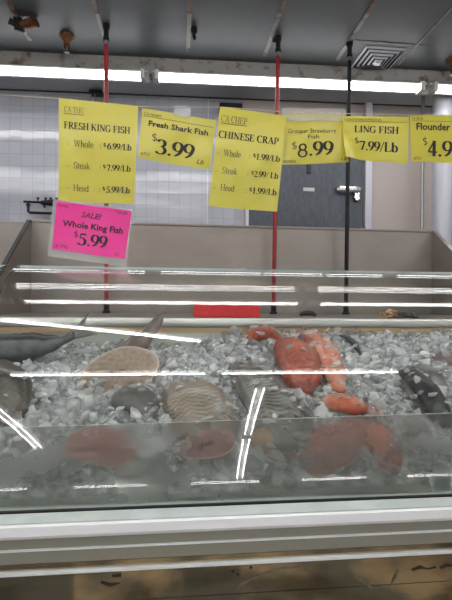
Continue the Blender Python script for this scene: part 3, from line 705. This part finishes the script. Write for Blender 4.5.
def prices(x0, rows, cx, sx, px_, pw):
    out = []
    for (nm, y, pr, x, w) in rows:
        out += [('R', '-', x-7, y, 6, 3, 1), ('R', nm, x, y, 6.4, w, 1), ('R', ':', cx, y, 6, 2), ('B', '$', sx, y-2, 4, 3), ('B', pr, px_, y, 6.2, pw)]
    return out
sign('king', [(59, 98), (138, 106), (134, 204), (58.5, 201)], 79, 100, 'yellow',
     [('R', 'CA THU', 5, 13, 5.6, 20, 1), ('rule', '', 5, 14.2, .6, 20), ('B', 'FRESH KING FISH', 5, 29, 6.8, 67)] +
     prices(0, [('Whole', 46, '6.99/Lb', 15, 20), ('Steak', 67.5, '7.99/Lb', 15, 17), ('Head', 89.5, '5.99/Lb', 15, 16)], 41, 45, 49, 25),
     'tall yellow price sign reading FRESH KING FISH', dy=0)
sign('sale', [(56.6, 201), (131.8, 210.8), (124.8, 259), (52, 249)], 76, 49, 'pink',
     [('N', 'CA THU', 2, 5.5, 2.8, 10), ('N', 'CS/LBS', 60, 4.5, 2.8, 12), ('I', 'SALE!', 26, 13, 5.6, 20), ('X', 'Whole King Fish', 8, 24, 6.2, 62),
      ('R', '$', 20.5, 34, 6.5, 4.5), ('B', '5.99', 25.5, 41, 12, 30), ('N', '# 742', 3, 46.5, 3.4, 13), ('N', 'Lb', 65, 46.5, 3, 4)],
     'bright pink SALE sign for whole king fish in a plastic sleeve', dy=-.006, sleeve=(-4, -2, 78, 56.5))
sign('shark', [(142.4, 108), (216.3, 120.5), (210, 169.7), (137.6, 157.7)], 74, 50, 'yellow',
     [('N', 'CA NHAM', 2, 6.5, 3.0, 17), ('rule', '', 2, 7.3, .45, 70), ('X', 'Fresh Shark Fish', 7.5, 16.5, 5.6, 60), ('R', '$', 12, 31, 8, 5.5),
      ('B', '3.99', 17, 42.5, 14.5, 39), ('I', 'Lb', 59.5, 46, 4.6, 7.5), ('N', '#737', 2.5, 46.5, 3, 9.5)],
     'yellow price sign reading Fresh Shark Fish, taped to the string', dy=.006, tape=(31, -8.5, 48, 2))
sign('carp', [(220, 106.6), (286.7, 116), (277, 211.7), (208.2, 206)], 67.5, 99, 'yellow',
     [('R', 'CA CHEP', 2.5, 14.5, 6.6, 26, 1), ('rule', '', 2.5, 15.6, .6, 26), ('B', 'CHINESE CRAP', 2, 30.5, 7, 60)] +
     prices(0, [('Whole', 48, '1.99/Lb', 9, 17), ('Steak', 65.5, '2.99/ Lb', 9.5, 15), ('Head', 82.5, '1.99/Lb', 9.5, 14)], 34, 38, 41, 24),
     'tall yellow price sign reading CHINESE CRAP', dy=-.008)
sign('grouper', [(285, 112), (343.5, 112.5), (349, 162), (281.5, 164.7)], 59, 50, 'yellow',
     [('N', 'CA SONG DO', 1, 7.5, 2, 14), ('rule', '', 1, 8, .4, 56), ('N', 'Grouper Strawberry', 4, 20, 4.3, 46), ('N', 'Fish', 23, 25.5, 4, 10.5),
      ('R', '$', 8, 35.5, 7, 5), ('H', '8', 13.5, 43, 12.5, 9.5), ('B', '.99', 23.5, 42, 13.5, 23), ('N', 'IIIIIIIIIII', 1, 48.5, 2.6, 11), ('N', 'Lb', 53, 48, 2.6, 4)],
     'yellow price sign reading Grouper Strawberry Fish, with a handwritten 8', dy=.004, sleeve=(-3, -3.5, 60, 9))
sign('ling', [(342.4, 116), (409, 117), (407.6, 163.7), (343.5, 158)], 66, 46, 'yellow',
     [('N', 'HONG KONG MARKET #2', 2, 4.5, 2.2, 36), ('rule', '', 2, 5.2, .4, 62), ('B', 'LING FISH', 11.5, 17, 7, 44.5), ('R', '$', 11.5, 29, 6.6, 4.6), ('B', '7.99/Lb', 16.5, 35.5, 9.6, 39)],
     'yellow price sign reading LING FISH with a curled lower corner', dy=-.004, curl=lambda u, v: .03*max(0, v-u*2.2-.35)**1.3)
sign('flounder', [(410, 114.7), (471, 116), (471.5, 163.5), (411, 161)], 61, 46, 'yellow',
     [('N', 'CA BON', 1.5, 5, 3, 11), ('rule', '', 1.5, 5.8, .4, 56), ('X', 'Flounder', 6, 14.5, 6.8, 34), ('R', '$', 12, 30, 8, 5), ('B', '4.99', 17, 40, 15, 36), ('N', '#757', 2.5, 44.5, 3, 8)],
     'yellow price sign reading Flounder, cut off by the right edge', dy=.003)
pts = [at(px, py, SY+.002) for px, py in ((-330, 84), (-20, 93.5), (59, 98.5), (100, 102.5), (138, 106.5), (180, 107.5), (220, 107), (287, 112), (343, 113.5), (410, 115), (470, 114.5), (800, 106))]
o = MB().tube(pts, .0009, 8).build('string', M['string'], smooth=True)
tag(o, 'thin pale string stretched over the case holding the price signs', 'string')

# ------------------------------------------------------------------ fish
FISHOBJ = []      # (object, cover probability)
def fmat(name, c1, c2, rough=.28, ns=25, nh=.5, bump=.1, bs=80, coat=.5):
    return mat(name, srgb(*c1), rough, col2=srgb(*c2), pat=True, nscale=ns, nhi=nh, bump=bump, bscale=bs, coat=coat)
FM = {
 'dark': fmat('dark_fish_skin', (27, 30, 34), (132, 134, 134), nh=.9, rough=.35, coat=.25),
 'shark': fmat('brown_grey_skin', (104, 88, 80), (156, 140, 132), nh=1.4),
 'greyskin': fmat('smooth_grey_skin', (116, 114, 110), (66, 66, 64), nh=1.6),
 'carp': fmat('tan_scales', (158, 144, 130), (98, 86, 76), nh=.9),
 'greycarp': fmat('grey_scales', (120, 116, 108), (34, 34, 32), nh=.9),
 'brown': fmat('brown_scales', (78, 68, 56), (34, 30, 26), nh=.3),
 'red': fmat('red_skin', (178, 86, 56), (116, 42, 28), ns=70, nh=2.6, bump=.45, bs=140),
 'orange': fmat('orange_skin', (192, 88, 48), (206, 164, 146), ns=36, nh=2.6, bump=.3, bs=90),
 'tanfish': fmat('tan_orange_skin', (190, 140, 80), (120, 92, 66), nh=.8),
 'black': fmat('black_skin', (20, 20, 22), (70, 70, 70), nh=1.4, rough=.35, coat=.25, bump=.3),
 'flesh': fmat('steak_flesh', (128, 108, 92), (176, 156, 140), rough=.34, ns=70, nh=1.5, bump=.35, coat=.25),
 'flesh_pink': fmat('pink_flesh', (138, 82, 74), (164, 118, 108), rough=.32, ns=40, nh=.6),
 'rim': fmat('steak_skin', (222, 204, 194), (150, 128, 118)),
 'bone': fmat('bone', (70, 62, 56), (40, 40, 36)),
 'fin': fmat('fin_dark', (52, 50, 50), (92, 82, 72)),
 'fin_red': fmat('fin_red', (206, 84, 50), (226, 140, 100)),
 'eye': mat('fish_eye', srgb(18, 18, 18), .08, coat=1),
 'eye_ring': mat('fish_eye_ring', srgb(200, 180, 120), .2),
}
def spline(pts, n):
    P = [Vector(p) for p in pts]; P = [P[0]*2-P[1]] + P + [P[-1]*2-P[-2]]; out = []
    segs = len(P)-3
    for i in range(n+1):
        s = i/n*segs; k = min(int(s), segs-1); t = s-k; a, b, c_, d_ = P[k:k+4]
        out.append(.5*((2*b)+(c_-a)*t+(2*a-5*b+4*c_-d_)*t*t+(3*b-a-3*c_+d_)*t**3))
    return out
def interp(vals, t):
    s = t*(len(vals)-1); k = min(int(s), len(vals)-2); f_ = s-k; f_ = f_*f_*(3-2*f_); return vals[k]*(1-f_)+vals[k+1]*f_
def fish(name, label, cat, pts, wid, thick, skin, nrm=None, scales=None, tail=None, tailmat='fin', dorsal=0, eye=None, group=None, cover=.12, pat=None, pect=None, lip=False):
    """pts: spine (world) head to tail; wid: half width across the spine; thick: half thickness along nrm"""
    nrm = nrm or BN; NU, NV = 90, 48
    S = spline(pts, NU); rings = []; patv = []; mb = MB(); vs = []
    base = S[NU//2]
    t = thing(name, base, label, cat, group)
    frames = []
    for i, p_ in enumerate(S):
        d = (S[min(i+1, NU)]-S[max(i-1, 0)]).normalized(); side = d.cross(nrm).normalized(); up = side.cross(d).normalized()
        u = i/NU; endk = math.sqrt(max(0, 1-(1-min(1, u/.05))**2)) if u < .05 else (math.sqrt(max(0, 1-(1-min(1, (1-u)/.03))**2)) if u > .97 else 1)
        w = interp(wid, u)*max(endk, .02); h = interp(thick, u)*max(endk, .02); frames.append((p_, d, side, up, w, h))
        for k in range(NV):
            a = 2*PI*k/NV; ca, sa = math.cos(a), math.sin(a)
            r = 1.0; pv = 0
            if scales:
                nu_, nv_, amp = scales; row = int(k/NV*nv_); fv = (k/NV*nv_) % 1; uu = u*nu_+(.5 if row % 2 else 0)-.35*(2*fv-1)**2
                fr_ = uu % 1; r += amp*(fr_-.5)/max(w, .004); pv = 1.0 if fr_ < .22 else .25*(1-fr_)
            elif pat: pv = pat(u, a)
            e = 1 if abs(ca) < .999 else 1
            vs.append(p_+side*(ca*w*r)+up*(sa*h*r)); patv.append(pv)
    fs = [(i*NV+k, i*NV+(k+1) % NV, (i+1)*NV+(k+1) % NV, (i+1)*NV+k) for i in range(NU) for k in range(NV)]
    fs += [tuple(range(NV-1, -1, -1)), tuple(NU*NV+k for k in range(NV))]
    b = mb.add(vs, fs).build('body', FM[skin], t, True, pat=patv); FISHOBJ.append((b, cover))
    def plate(nm, poly, m, th=.0022, ribs=0):       # flat fin with thickness and wavy rays; poly is list of (base, tip)
        mb = MB(); n = len(poly); K = 6; vv = []
        nn = frames[NU//2][3]
        for s in (1, -1):
            for i, (q0, q1) in enumerate(poly):
                for j in range(K+1):
                    f_ = j/K; q = q0*(1-f_)+q1*f_; vv.append(q+nn*(s*th*(1-.7*f_)+.0015*(i % 2)*f_))
        o_ = n*(K+1); ff = []
        for i in range(n-1):
            for j in range(K):
                a = i*(K+1)+j; q = (a, a+1, a+K+2, a+K+1); ff.append(q); ff.append(tuple(o_+x for x in reversed(q)))
        rim_ = [i*(K+1)+K for i in range(n)]
        for a, b_ in zip(rim_, rim_[1:]): ff.append((a, b_, o_+b_, o_+a))
        for e_ in (0, n-1):
            for j in range(K): a = e_*(K+1)+j; ff.append((a, a+1, o_+a+1, o_+a))
        pv = [((i % 2)*.6) for s in (0, 1) for i in range(n) for j in range(K+1)]
        ob = mb.add(vv, ff).build(nm, FM[m], t, True, pat=pv); FISHOBJ.append((ob, cover)); return ob
    if tail:
        ln, sp, fork = tail; p_, d, side, up, w, h = frames[-3]; n = 15; poly = []
        for i in range(n):
            f_ = -1+2*i/(n-1); q0 = p_-d*.006+side*(f_*w*.9); L_ = ln*(1-fork*(1-abs(f_))); q1 = p_+d*L_+side*(f_*sp)
            poly.append((q0, q1))
        plate('tail_fin', poly, tailmat)
    if dorsal:
        poly = []; n = 19
        for i in range(n):
            u = .28+.5*i/(n-1); p_, d, side, up, w, h = frames[int(u*NU)]; sg = 1 if dorsal > 0 else -1
            hh = abs(dorsal)*(math.sin(PI*(i+.6)/(n+.2))**.6)*(1 if i % 2 else .86)
            poly.append((p_+side*(sg*w*.93), p_+side*(sg*(w+hh))+d*hh*.5))
        plate('dorsal_fin', poly, tailmat)
    if pect:
        u0, ln = pect; p_, d, side, up, w, h = frames[int(u0*NU)]; poly = []
        for i in range(9):
            f_ = -1+2*i/8; q0 = p_+up*(h*.96)+side*(f_*ln*.16); poly.append((q0, p_+d*ln*(1-.25*f_*f_)+up*(h*.9+.006)+side*(f_*ln*.45)))
        plate('pectoral_fin', poly, tailmat)
    if eye:
        u0, r, off = eye; p_, d, side, up, w, h = frames[int(u0*NU)]; q = p_+side*(off*w)+up*(h*math.sqrt(1-off*off)*.98)
        bm_ = MB(); 
        n = 12; vv = [q+side*(r*math.cos(2*PI*k/n)*math.cos(PI/2*j/4))+d*(r*math.sin(2*PI*k/n)*math.cos(PI/2*j/4))+up*(r*.7*math.sin(PI/2*j/4)) for j in range(5) for k in range(n)]
        bm_.add(vv, [(j*n+k, j*n+(k+1) % n, (j+1)*n+(k+1) % n, (j+1)*n+k) for j in range(4) for k in range(n)]); ey = bm_.build('eye', FM['eye'], t, True)
    return t
def steak(label, c, ux, uy, rx, ry, th, flesh='flesh', point=.25, cover=.05, bone=(-.25, -.1), group='cut fish steaks', tail_lobe=True):
    """oval slice: face spanned by ux, uy (unit vectors), front towards ux x uy"""
    n_ = ux.cross(uy).normalized()
    t = thing('fish_steak', c, label, 'fish steak', group)
    NA, NR = 64, 16
    def rad(a):
        r = 1 + point*max(0, math.cos(a-math.radians(205)))**6 - .10*max(0, math.cos(a-math.radians(250)))**2
        return r*(1+.015*math.sin(5*a))
    vs, pv = [], []
    for j in range(NR+1):
        f_ = j/NR
        for k in range(NA):
            a = 2*PI*k/NA; r = rad(a)*f_*.955; q = c+ux*(rx*r*math.cos(a))+uy*(ry*r*math.sin(a))+n_*(th/2+.0035*(1-f_**4)+.0006*math.sin(a*23+f_*9))
            vs.append(q); lines = .5+.5*math.sin(a*46+9*f_); pv.append(.22+.22*lines*(f_ > .35)+(.35 if f_ > .93 else 0)-.35*max(0, math.cos(a-math.radians(200)))**3*f_)
    fs = [(j*NA+k, j*NA+(k+1) % NA, (j+1)*NA+(k+1) % NA, (j+1)*NA+k) for j in range(NR) for k in range(NA)]
    o1 = MB().add(vs, fs).build('flesh', FM[flesh], t, True, pat=pv); FISHOBJ.append((o1, cover))
    prof = [(.95, th/2+.001), (.985, th/2+.0022), (1.0, th/2-.001), (1.02, 0), (1.0, -th/2), (.9, -th/2-.001), (.02, -th/2-.001)]
    vs = []
    for f_, z in prof:
        for k in range(NA):
            a = 2*PI*k/NA; r = rad(a)*f_; vs.append(c+ux*(rx*r*math.cos(a))+uy*(ry*r*math.sin(a))+n_*z)
    fs = [(j*NA+k, j*NA+(k+1) % NA, (j+1)*NA+(k+1) % NA, (j+1)*NA+k) for j in range(len(prof)-1) for k in range(NA)]
    o2 = MB().add(vs, fs).build('skin', FM['rim'], t, True, pat=[.15 if j < 2 else .8 for j in range(len(prof)) for k in range(NA)]); FISHOBJ.append((o2, cover))
    bx, by = bone; q = c+ux*(rx*bx)+uy*(ry*by)+n_*(th/2+.004)
    mb = MB(); n = 14
    vs = [q+ux*(r*math.cos(2*PI*k/n))+uy*(1.5*r*math.sin(2*PI*k/n))+n_*z for r, z in ((.0068, -.004), (.0066, .0012), (.004, .0015), (.0025, -.001)) for k in range(n)]
    mb.add(vs, [(j*n+k, j*n+(k+1) % n, (j+1)*n+(k+1) % n, (j+1)*n+k) for j in range(3) for k in range(n)]+[tuple(3*n+k for k in range(n))])
    mb.build('backbone', FM['bone'], t, True, pat=[.5]*(4*n))
    return t
PXM = lambda px, Y: px/450*Y        # pixels to metres at distance Y
Xa = Vector((1, 0, 0))

# A whole dark fish at the back left
Y = 1.53
fish('whole_fish', 'whole dark grey fish with forked tail lying at the back left on the ice', 'fish',
     [at(-75, 358, Y-.06), at(-30, 354, Y-.03), at(10, 350, Y), at(42, 346, Y+.02), at(62, 341, Y+.03), at(75, 334, Y+.03)],
     [.02, .052, .058, .052, .03, .014, .016], [.02, .045, .048, .04, .022, .012, .012], 'dark', nrm=Vector((0, -.75, .66)), tail=(.075, .05, .55), dorsal=-.012,
     pat=lambda u, a: .0 if math.cos(a) < -.1 else .3, cover=.0, group='whole fish on the ice')
# B upright tail
Y = 1.56
fish('fish_tail', 'brownish grey pointed tail fin sticking up out of the ice', 'fish tail',
     [at(112, 372, Y), at(130, 353, Y), at(143, 339, Y), at(155, 325, Y), at(164.5, 311, Y)], [.05, .047, .036, .026, .018, .004], [.03, .026, .02, .013, .008, .003], 'shark',
     nrm=Vector((.1, -.9, .25)).normalized(), pat=lambda u, a: .5*u if math.cos(a) > 0 else .1, cover=0)
# C big steak
c = at(122, 374, 1.385)
ry_dir = Vector((0, .62, .78)).normalized()
steak('large pale oval fish steak with a dark backbone lying on the ice at the left', c+Vector((0, .012, 0)), Vector((.985, .02, .14)).normalized(), ry_dir, PXM(36.5, 1.4), PXM(27, 1.4), .035)
# D grey piece below the steak
fish('fish_piece', 'dark grey smooth fish piece half buried below the large pale steak', 'fish piece',
     [bed(112, 398, .0), bed(125, 402, .012), bed(140, 405, .012), bed(152, 414, 0)], [.02, .05, .05, .03], [.01, .032, .034, .015], 'greyskin', pat=lambda u, a: .5, cover=.4)
# E tan scaly carp
fish('whole_fish', 'tan scaly carp half buried in ice left of the slanted reflection', 'fish',
     [bed(180, 384, -.01), bed(187, 396, .014), bed(196, 410, .024), bed(204, 428, .018), bed(210, 444, .004)], [.03, .075, .092, .085, .05], [.012, .034, .042, .04, .02], 'carp', scales=(22, 30, .0035), cover=.4, group='whole fish on the ice')
# F grey scaly carp
fish('whole_fish', 'dark grey scaly carp lying in front of the big red fish', 'fish',
     [bed(236, 362, 0), bed(248, 380, .02), bed(264, 402, .028), bed(276, 424, .024), bed(286, 455, .01)], [.02, .055, .075, .07, .03], [.012, .034, .042, .04, .015], 'greycarp', scales=(30, 26, .0035), cover=.3, group='whole fish on the ice')
# G big red grouper
fish('whole_fish', 'big plump red fish lying head up in the middle of the ice', 'fish',
     [bed(282, 347, .01), bed(289, 358, .035), bed(296, 372, .045), bed(300, 386, .038), bed(302, 403, .022)], [.028, .058, .071, .06, .026], [.02, .042, .05, .04, .018], 'red',
     tailmat='fin_red', dorsal=-.010, pect=(.42, .05), pat=lambda u, a: .35+.5*max(0, -math.sin(a*1)-.2)+(.4 if u > .9 else 0), cover=.14, group='whole fish on the ice')
# H small red fish behind
fish('whole_fish', 'small red fish lying crosswise behind the big plump red fish', 'fish',
     [bed(246, 343, .012), bed(255, 341, .025), bed(268, 341, .028), bed(282, 344, .01)], [.02, .036, .036, .02], [.012, .026, .028, .014], 'red', tail=None, pat=lambda u, a: .3, cover=.75, group='whole fish on the ice')
# I long orange mottled fish
fish('whole_fish', 'long mottled orange fish lying diagonally right of the big red fish', 'fish',
     [bed(302, 335, .012), bed(313, 347, .032), bed(323, 361, .038), bed(331, 378, .034), bed(339, 398, .02)], [.02, .036, .046, .04, .022], [.014, .03, .036, .03, .014], 'orange',
     dorsal=.010, tailmat='fin_red', pat=lambda u, a: .25+.4*math.sin(u*9)**2*(1 if math.sin(a) > 0 else .3), cover=.5, eye=(.1, .006, .2), group='whole fish on the ice')
fish('whole_fish', 'small orange fish tip showing at the back wall behind the ice', 'fish',
     [bed(285, 331, .0), bed(293, 329, .014), bed(303, 330, .0)], [.01, .02, .01], [.008, .014, .008], 'orange', pat=lambda u, a: .1, cover=.1, group='whole fish on the ice')
# J lower orange fish with tail
fish('whole_fish', 'orange and white fish lying low behind the top edge of misted glass', 'fish',
     [bed(322, 404, .01), bed(336, 409, .022), bed(352, 413, .024), bed(368, 414, .012)], [.02, .034, .032, .014], [.012, .024, .024, .01], 'orange', tail=(.05, .035, .3), tailmat='fin_red', pat=lambda u, a: .5*(u < .4), cover=.45, group='whole fish on the ice')
# K dark pieces on the right
fish('whole_fish', 'black fish lying at the right between ice lumps', 'fish',
     [bed(398, 372, .0), bed(411, 384, .022), bed(424, 400, .028), bed(436, 416, .02), bed(444, 432, .01)], [.015, .032, .04, .035, .02], [.01, .03, .034, .028, .01], 'black', dorsal=.02, pat=lambda u, a: .2, cover=.3, group='whole fish on the ice')
fish('fish_tail', 'flat dark grey fin leaning on the black fish at the right', 'fish tail',
     [bed(412, 372, .02), bed(428, 383, .045), bed(443, 398, .025)], [.01, .026, .02], [.004, .007, .004], 'greyskin', pat=lambda u, a: .3, cover=.02)
fish('whole_fish', 'brownish fish with only its back showing at the right edge', 'fish',
     [bed(432, 358, .0), bed(446, 362, .014), bed(470, 368, .014), bed(490, 372, 0)], [.015, .035, .035, .01], [.01, .026, .026, .01], 'shark', pat=lambda u, a: .3, cover=.3, group='whole fish on the ice')
fish('fish_tail', 'thin dark fin poking out of the ice beyond the orange fish', 'fish tail',
     [bed(341, 338, .01), bed(350, 347, .028), bed(361, 358, .012)], [.008, .016, .006], [.004, .008, .003], 'black', pat=lambda u, a: .2, cover=.15)
# L brown scaly fish at the left edge
fish('whole_fish', 'dark brown scaly fish at the left edge of the case', 'fish',
     [bed(-30, 376, .01), bed(-8, 388, .04), bed(6, 402, .045), bed(18, 424, .02)], [.03, .07, .07, .03], [.02, .045, .045, .02], 'brown', scales=(24, 24, .003), cover=.04, group='whole fish on the ice')
# behind the misted glass
fu = Vector((0, .62, .78)).normalized()
steak('pink fish steak behind the misted glass at the left', bedx(100, 452, .022)+Vector((0, .030, -.004)), Vector((.98, 0, -.14)).normalized(), fu, PXM(35, 1.06), PXM(21, 1.06), .03, 'flesh_pink', cover=0, point=.1)
steak('dark pink fish steak behind the misted glass near the slanted reflection', bedx(209, 449, .022)+Vector((0, .028, -.004)), Vector((.99, 0, .12)).normalized(), fu, PXM(29, 1.06), PXM(16, 1.06), .03, 'flesh_pink', cover=0, point=.1)
FB = Vector((0, .036, -.004))
fish('whole_fish', 'tan orange fish behind the misted glass under the grey carp', 'fish',
     [bedx(256, 436, 0.012)+FB, bedx(268, 442, 0.017)+FB, bedx(284, 450, 0.017)+FB, bedx(298, 462, 0.011)+FB], [.02, .045, .042, .02], [.012, .03, .03, .01], 'tanfish', pat=lambda u, a: .4, cover=.05, group='whole fish on the ice')
fish('whole_fish', 'large red fish blurred behind the misted glass', 'fish',
     [bedx(312, 480, 0.007)+FB, bedx(322, 462, 0.012)+FB, bedx(340, 448, 0.015)+FB, bedx(362, 438, 0.017)+FB, bedx(384, 430, 0.012)+FB], [.03, .055, .06, .055, .03], [.02, .034, .036, .034, .02], 'red', pat=lambda u, a: .3, cover=.04, tail=(.06, .05, .4), tailmat='fin_red', group='whole fish on the ice')
fish('whole_fish', 'orange fish blurred behind the misted glass right of the red fish', 'fish',
     [bedx(374, 428, 0.012)+FB, bedx(386, 443, 0.015)+FB, bedx(394, 460, 0.015)+FB, bedx(398, 480, 0.007)+FB], [.02, .038, .036, .02], [.012, .026, .026, .012], 'orange', pat=lambda u, a: .1, cover=.06, group='whole fish on the ice')

# things on the rear ledge
a = at(193.5, 301, 1.81); b = at(260, 317, 1.80)
t = thing('red_card', ((a.x+b.x)/2, 1.80, LZ), 'long red card standing on the rear ledge of the case', 'card')
MB().add([(a.x, 1.80, LZ+.001), (b.x, 1.80, LZ+.001), (b.x, 1.803, LZ+.001), (a.x, 1.803, LZ+.001), (a.x+.002, 1.81, a.z), (b.x, 1.81, b.z+(a.z-b.z)), (b.x, 1.813, a.z), (a.x, 1.813, a.z)],
         [(0, 3, 2, 1), (4, 5, 6, 7), (0, 1, 5, 4), (1, 2, 6, 5), (2, 3, 7, 6), (3, 0, 4, 7)]).build('card', M['redcard'], t)
MB().box((a.x+.03, 1.8035, LZ+.0005), (b.x-.03, 1.85, LZ+.003)).build('foot', M['redcard'], t)
q = at(308, 315, 1.82)
o = MB().tube([(q.x-.033, 1.82, LZ+.010), (q.x-.024, 1.822, LZ+.017), (q.x, 1.825, LZ+.019), (q.x+.024, 1.822, LZ+.017), (q.x+.034, 1.82, LZ+.008)], [.006, .010, .012, .010, .006], 12).build('rubber_grip', M['dark'], smooth=True, origin=(q.x, 1.82, LZ))
tag(o, 'small dark arched rubber piece lying on the rear ledge right of the red card', 'rubber piece')
rng = random.Random(5)
def lump(name, c, sx, sy, sz, m, seed, parent=None):
    from mathutils import noise
    bm = bmesh.new(); bmesh.ops.create_icosphere(bm, subdivisions=4, radius=1)
    for v in bm.verts:
        n_ = noise.noise(v.co*2.2+Vector((seed, 0, 0)))*.45+noise.noise(v.co*6+Vector((0, seed, 0)))*.2
        k = 1+n_; v.co = Vector((v.co.x*sx*k, v.co.y*sy*k, max(-.55, v.co.z)*sz*k))
    mb = MB(); mb.add([v.co+Vector(c) for v in bm.verts], [tuple(v.index for v in f.verts) for f in bm.faces]); bm.free()
    return mb.build(name, m, parent, True)
tanm = mat('tan_cloth', srgb(196, 160, 116), .7, col2=srgb(120, 92, 64), nscale=50)
blkm = mat('black_cloth', srgb(40, 40, 38), .7, col2=srgb(92, 86, 74), nscale=60)
q = at(389, 315, 1.83); q2 = at(405, 316, 1.83)
t = thing('crumpled_scrap', (q.x, 1.83, LZ), 'crumpled tan and black scrap lying on the rear ledge', 'scrap')
lump('tan_end', (q.x, 1.83, LZ+.012), .036, .03, .022, tanm, 1.3, t)
lump('black_end', (q2.x+.004, 1.83, LZ+.009), .05, .024, .016, blkm, 4.1, t)
q = at(17, 328, 1.735)

# ------------------------------------------------------------------ ice
bvhs = []
bpy.context.view_layer.update()
for ob, cov in FISHOBJ:
    me = ob.data; mw = ob.matrix_world
    bvhs.append((BVHTree.FromPolygons([mw @ v.co for v in me.vertices], [tuple(p_.vertices) for p_ in me.polygons]), cov))
from mathutils import noise as mnoise
nr = np.random.RandomState(7)
# bumpy packed bed
IX0, IX1, IY0, IY1 = BX0, BX1, 1.008, 1.748
NX, NY = 190, 70
vs = []
for j in range(NY+1):
    for i in range(NX+1):
        x = IX0+(IX1-IX0)*i/NX; y = IY0+(IY1-IY0)*j/NY
        z = bedz(y)-.022-max(0, 1.055-y)*.8-dip(x, y)+.016*mnoise.noise(Vector((x*9, y*9, 0)))+.008*mnoise.noise(Vector((x*34, y*34, 3)))
        vs.append((x, y, z))
bedv = np.array(vs)
bedf = [(j*(NX+1)+i, j*(NX+1)+i+1, (j+1)*(NX+1)+i+1, (j+1)*(NX+1)+i) for j in range(NY) for i in range(NX)]
# loose chips
def chip_variants(K=26):
    out = []
    for k in range(K):
        bm = bmesh.new(); n_ = 13+nr.randint(8); ax = (1.0, .55+.4*nr.rand(), .3+.3*nr.rand())
        for _ in range(n_):
            v = nr.normal(size=3); v /= np.linalg.norm(v); v *= .82+.3*nr.rand(); bm.verts.new((v[0]*ax[0], v[1]*ax[1], v[2]*ax[2]))
        r = bmesh.ops.convex_hull(bm, input=bm.verts)
        bmesh.ops.delete(bm, geom=list({g_ for g_ in r['geom_unused']+r['geom_interior'] if isinstance(g_, bmesh.types.BMVert)}), context='VERTS')
        bmesh.ops.bevel(bm, geom=list(bm.edges), offset=.07, segments=1, affect='EDGES', clamp_overlap=True)
        bmesh.ops.recalc_face_normals(bm, faces=bm.faces); bmesh.ops.triangulate(bm, faces=bm.faces); bm.verts.index_update()
        V = np.array([v.co[:] for v in bm.verts]); Fc = np.array([[v.index for v in f.verts] for f in bm.faces]); bm.free(); out.append((V, Fc))
    return out
var = chip_variants()
allV, allF, base = [], [], 0
def add_chip(p_, size, flat=.5):
    global base
    V, Fc = var[nr.randint(len(var))]
    e = Euler((nr.normal()*flat, nr.normal()*flat-.0, nr.rand()*2*PI)); R_ = np.array(e.to_matrix())
    allV.append((V*size)@R_.T+np.array(p_)); allF.append(Fc+base); base += len(V)
# fill, back to front, denser near the viewer; density in chips per square metre
cell = .0245
ny = int((IY1-IY0)/cell); nx_ = int((IX1-IX0)/cell)
down = Vector((0, 0, -1))
for j in range(ny):
    for i in range(nx_):
        for layer in range(3):
            x = IX0+(i+nr.rand())*cell; y = IY0+(j+nr.rand())*cell
            if y < IY0+.012 or y > IY1-.004: continue
            zb = bedz(y)-max(0, 1.055-y)*.8-dip(x, y)
            hz, cv = None, 0
            o0 = Vector((x, y, zb+.5))
            for bv, cov in bvhs:
                h = bv.ray_cast(o0, down, .9)
                if h[0] is not None and (hz is None or h[0].z > hz): hz, cv = h[0].z, cov
            sz = .013+.020*nr.rand()**1.8
            mound = .012*mnoise.noise(Vector((x*5, y*5, 8)))
            zi = zb+mound-.014+layer*.014+.009*nr.rand()
            if layer == 2 and nr.rand() < .45: continue
            if hz is not None and hz > zi-.006:
                if layer == 1 and nr.rand() < cv: add_chip((x, y, hz+sz*.10), sz*.8, .3)
                continue
            add_chip((x, y, zi), sz, .55)
bq = np.array(bedf); btri = np.concatenate([bq[:, [0, 1, 2]], bq[:, [0, 2, 3]]])
nch = sum(len(f) for f in allF); allF.append(btri+base); allV.append(bedv)
Vv = np.concatenate(allV); Ff = np.concatenate(allF)
me = bpy.data.meshes.new('crushed_ice'); me.vertices.add(len(Vv)); me.vertices.foreach_set('co', Vv.astype(np.float32).ravel())
me.loops.add(Ff.size); me.loops.foreach_set('vertex_index', Ff.astype(np.int32).ravel())
me.polygons.add(len(Ff)); me.polygons.foreach_set('loop_start', np.arange(0, Ff.size, 3, dtype=np.int32)); me.polygons.foreach_set('loop_total', np.full(len(Ff), 3, dtype=np.int32))
me.polygons.foreach_set('use_smooth', np.ones(len(Ff), dtype=bool)); me.update(); me.set_sharp_from_angle(angle=math.radians(38))
me.materials.append(M['ice']); me.materials.append(M['icebed'])
me.polygons.foreach_set('material_index', np.concatenate([np.zeros(nch, dtype=np.int32), np.ones(len(btri), dtype=np.int32)]))
o = bpy.data.objects.new('crushed_ice', me); C.objects.link(o)
tag(o, 'loose glassy crushed ice chips heaped around the fish in the case', 'ice', kind='stuff')
print('chips', len(allV))

# ------------------------------------------------------------------ world, camera, colour management
w = bpy.data.worlds.new('world'); SC.world = w; w.use_nodes = True
w.node_tree.nodes['Background'].inputs[0].default_value = (.05, .05, .055, 1)
cam = bpy.data.cameras.new('camera'); co = bpy.data.objects.new('camera', cam); C.objects.link(co); SC.camera = co
cam.sensor_fit = 'VERTICAL'; cam.sensor_height = 36; cam.lens = 36*FPX/600; cam.clip_start = .02
co.matrix_world = Matrix((( cr.x, cu.x, -cf.x, 0), (cr.y, cu.y, -cf.y, 0), (cr.z, cu.z, -cf.z, EYE), (0, 0, 0, 1)))
vs_ = SC.view_settings; SC.display_settings.display_device = 'sRGB'
vs_.view_transform = 'Standard'; vs_.look = 'None'; vs_.exposure = -.45; vs_.gamma = 1; vs_.use_curve_mapping = False
SC.cycles.use_denoising = True
SC.cycles.max_bounces = 14; SC.cycles.transparent_max_bounces = 24; SC.cycles.transmission_bounces = 12
SC.cycles.sample_clamp_indirect = 25
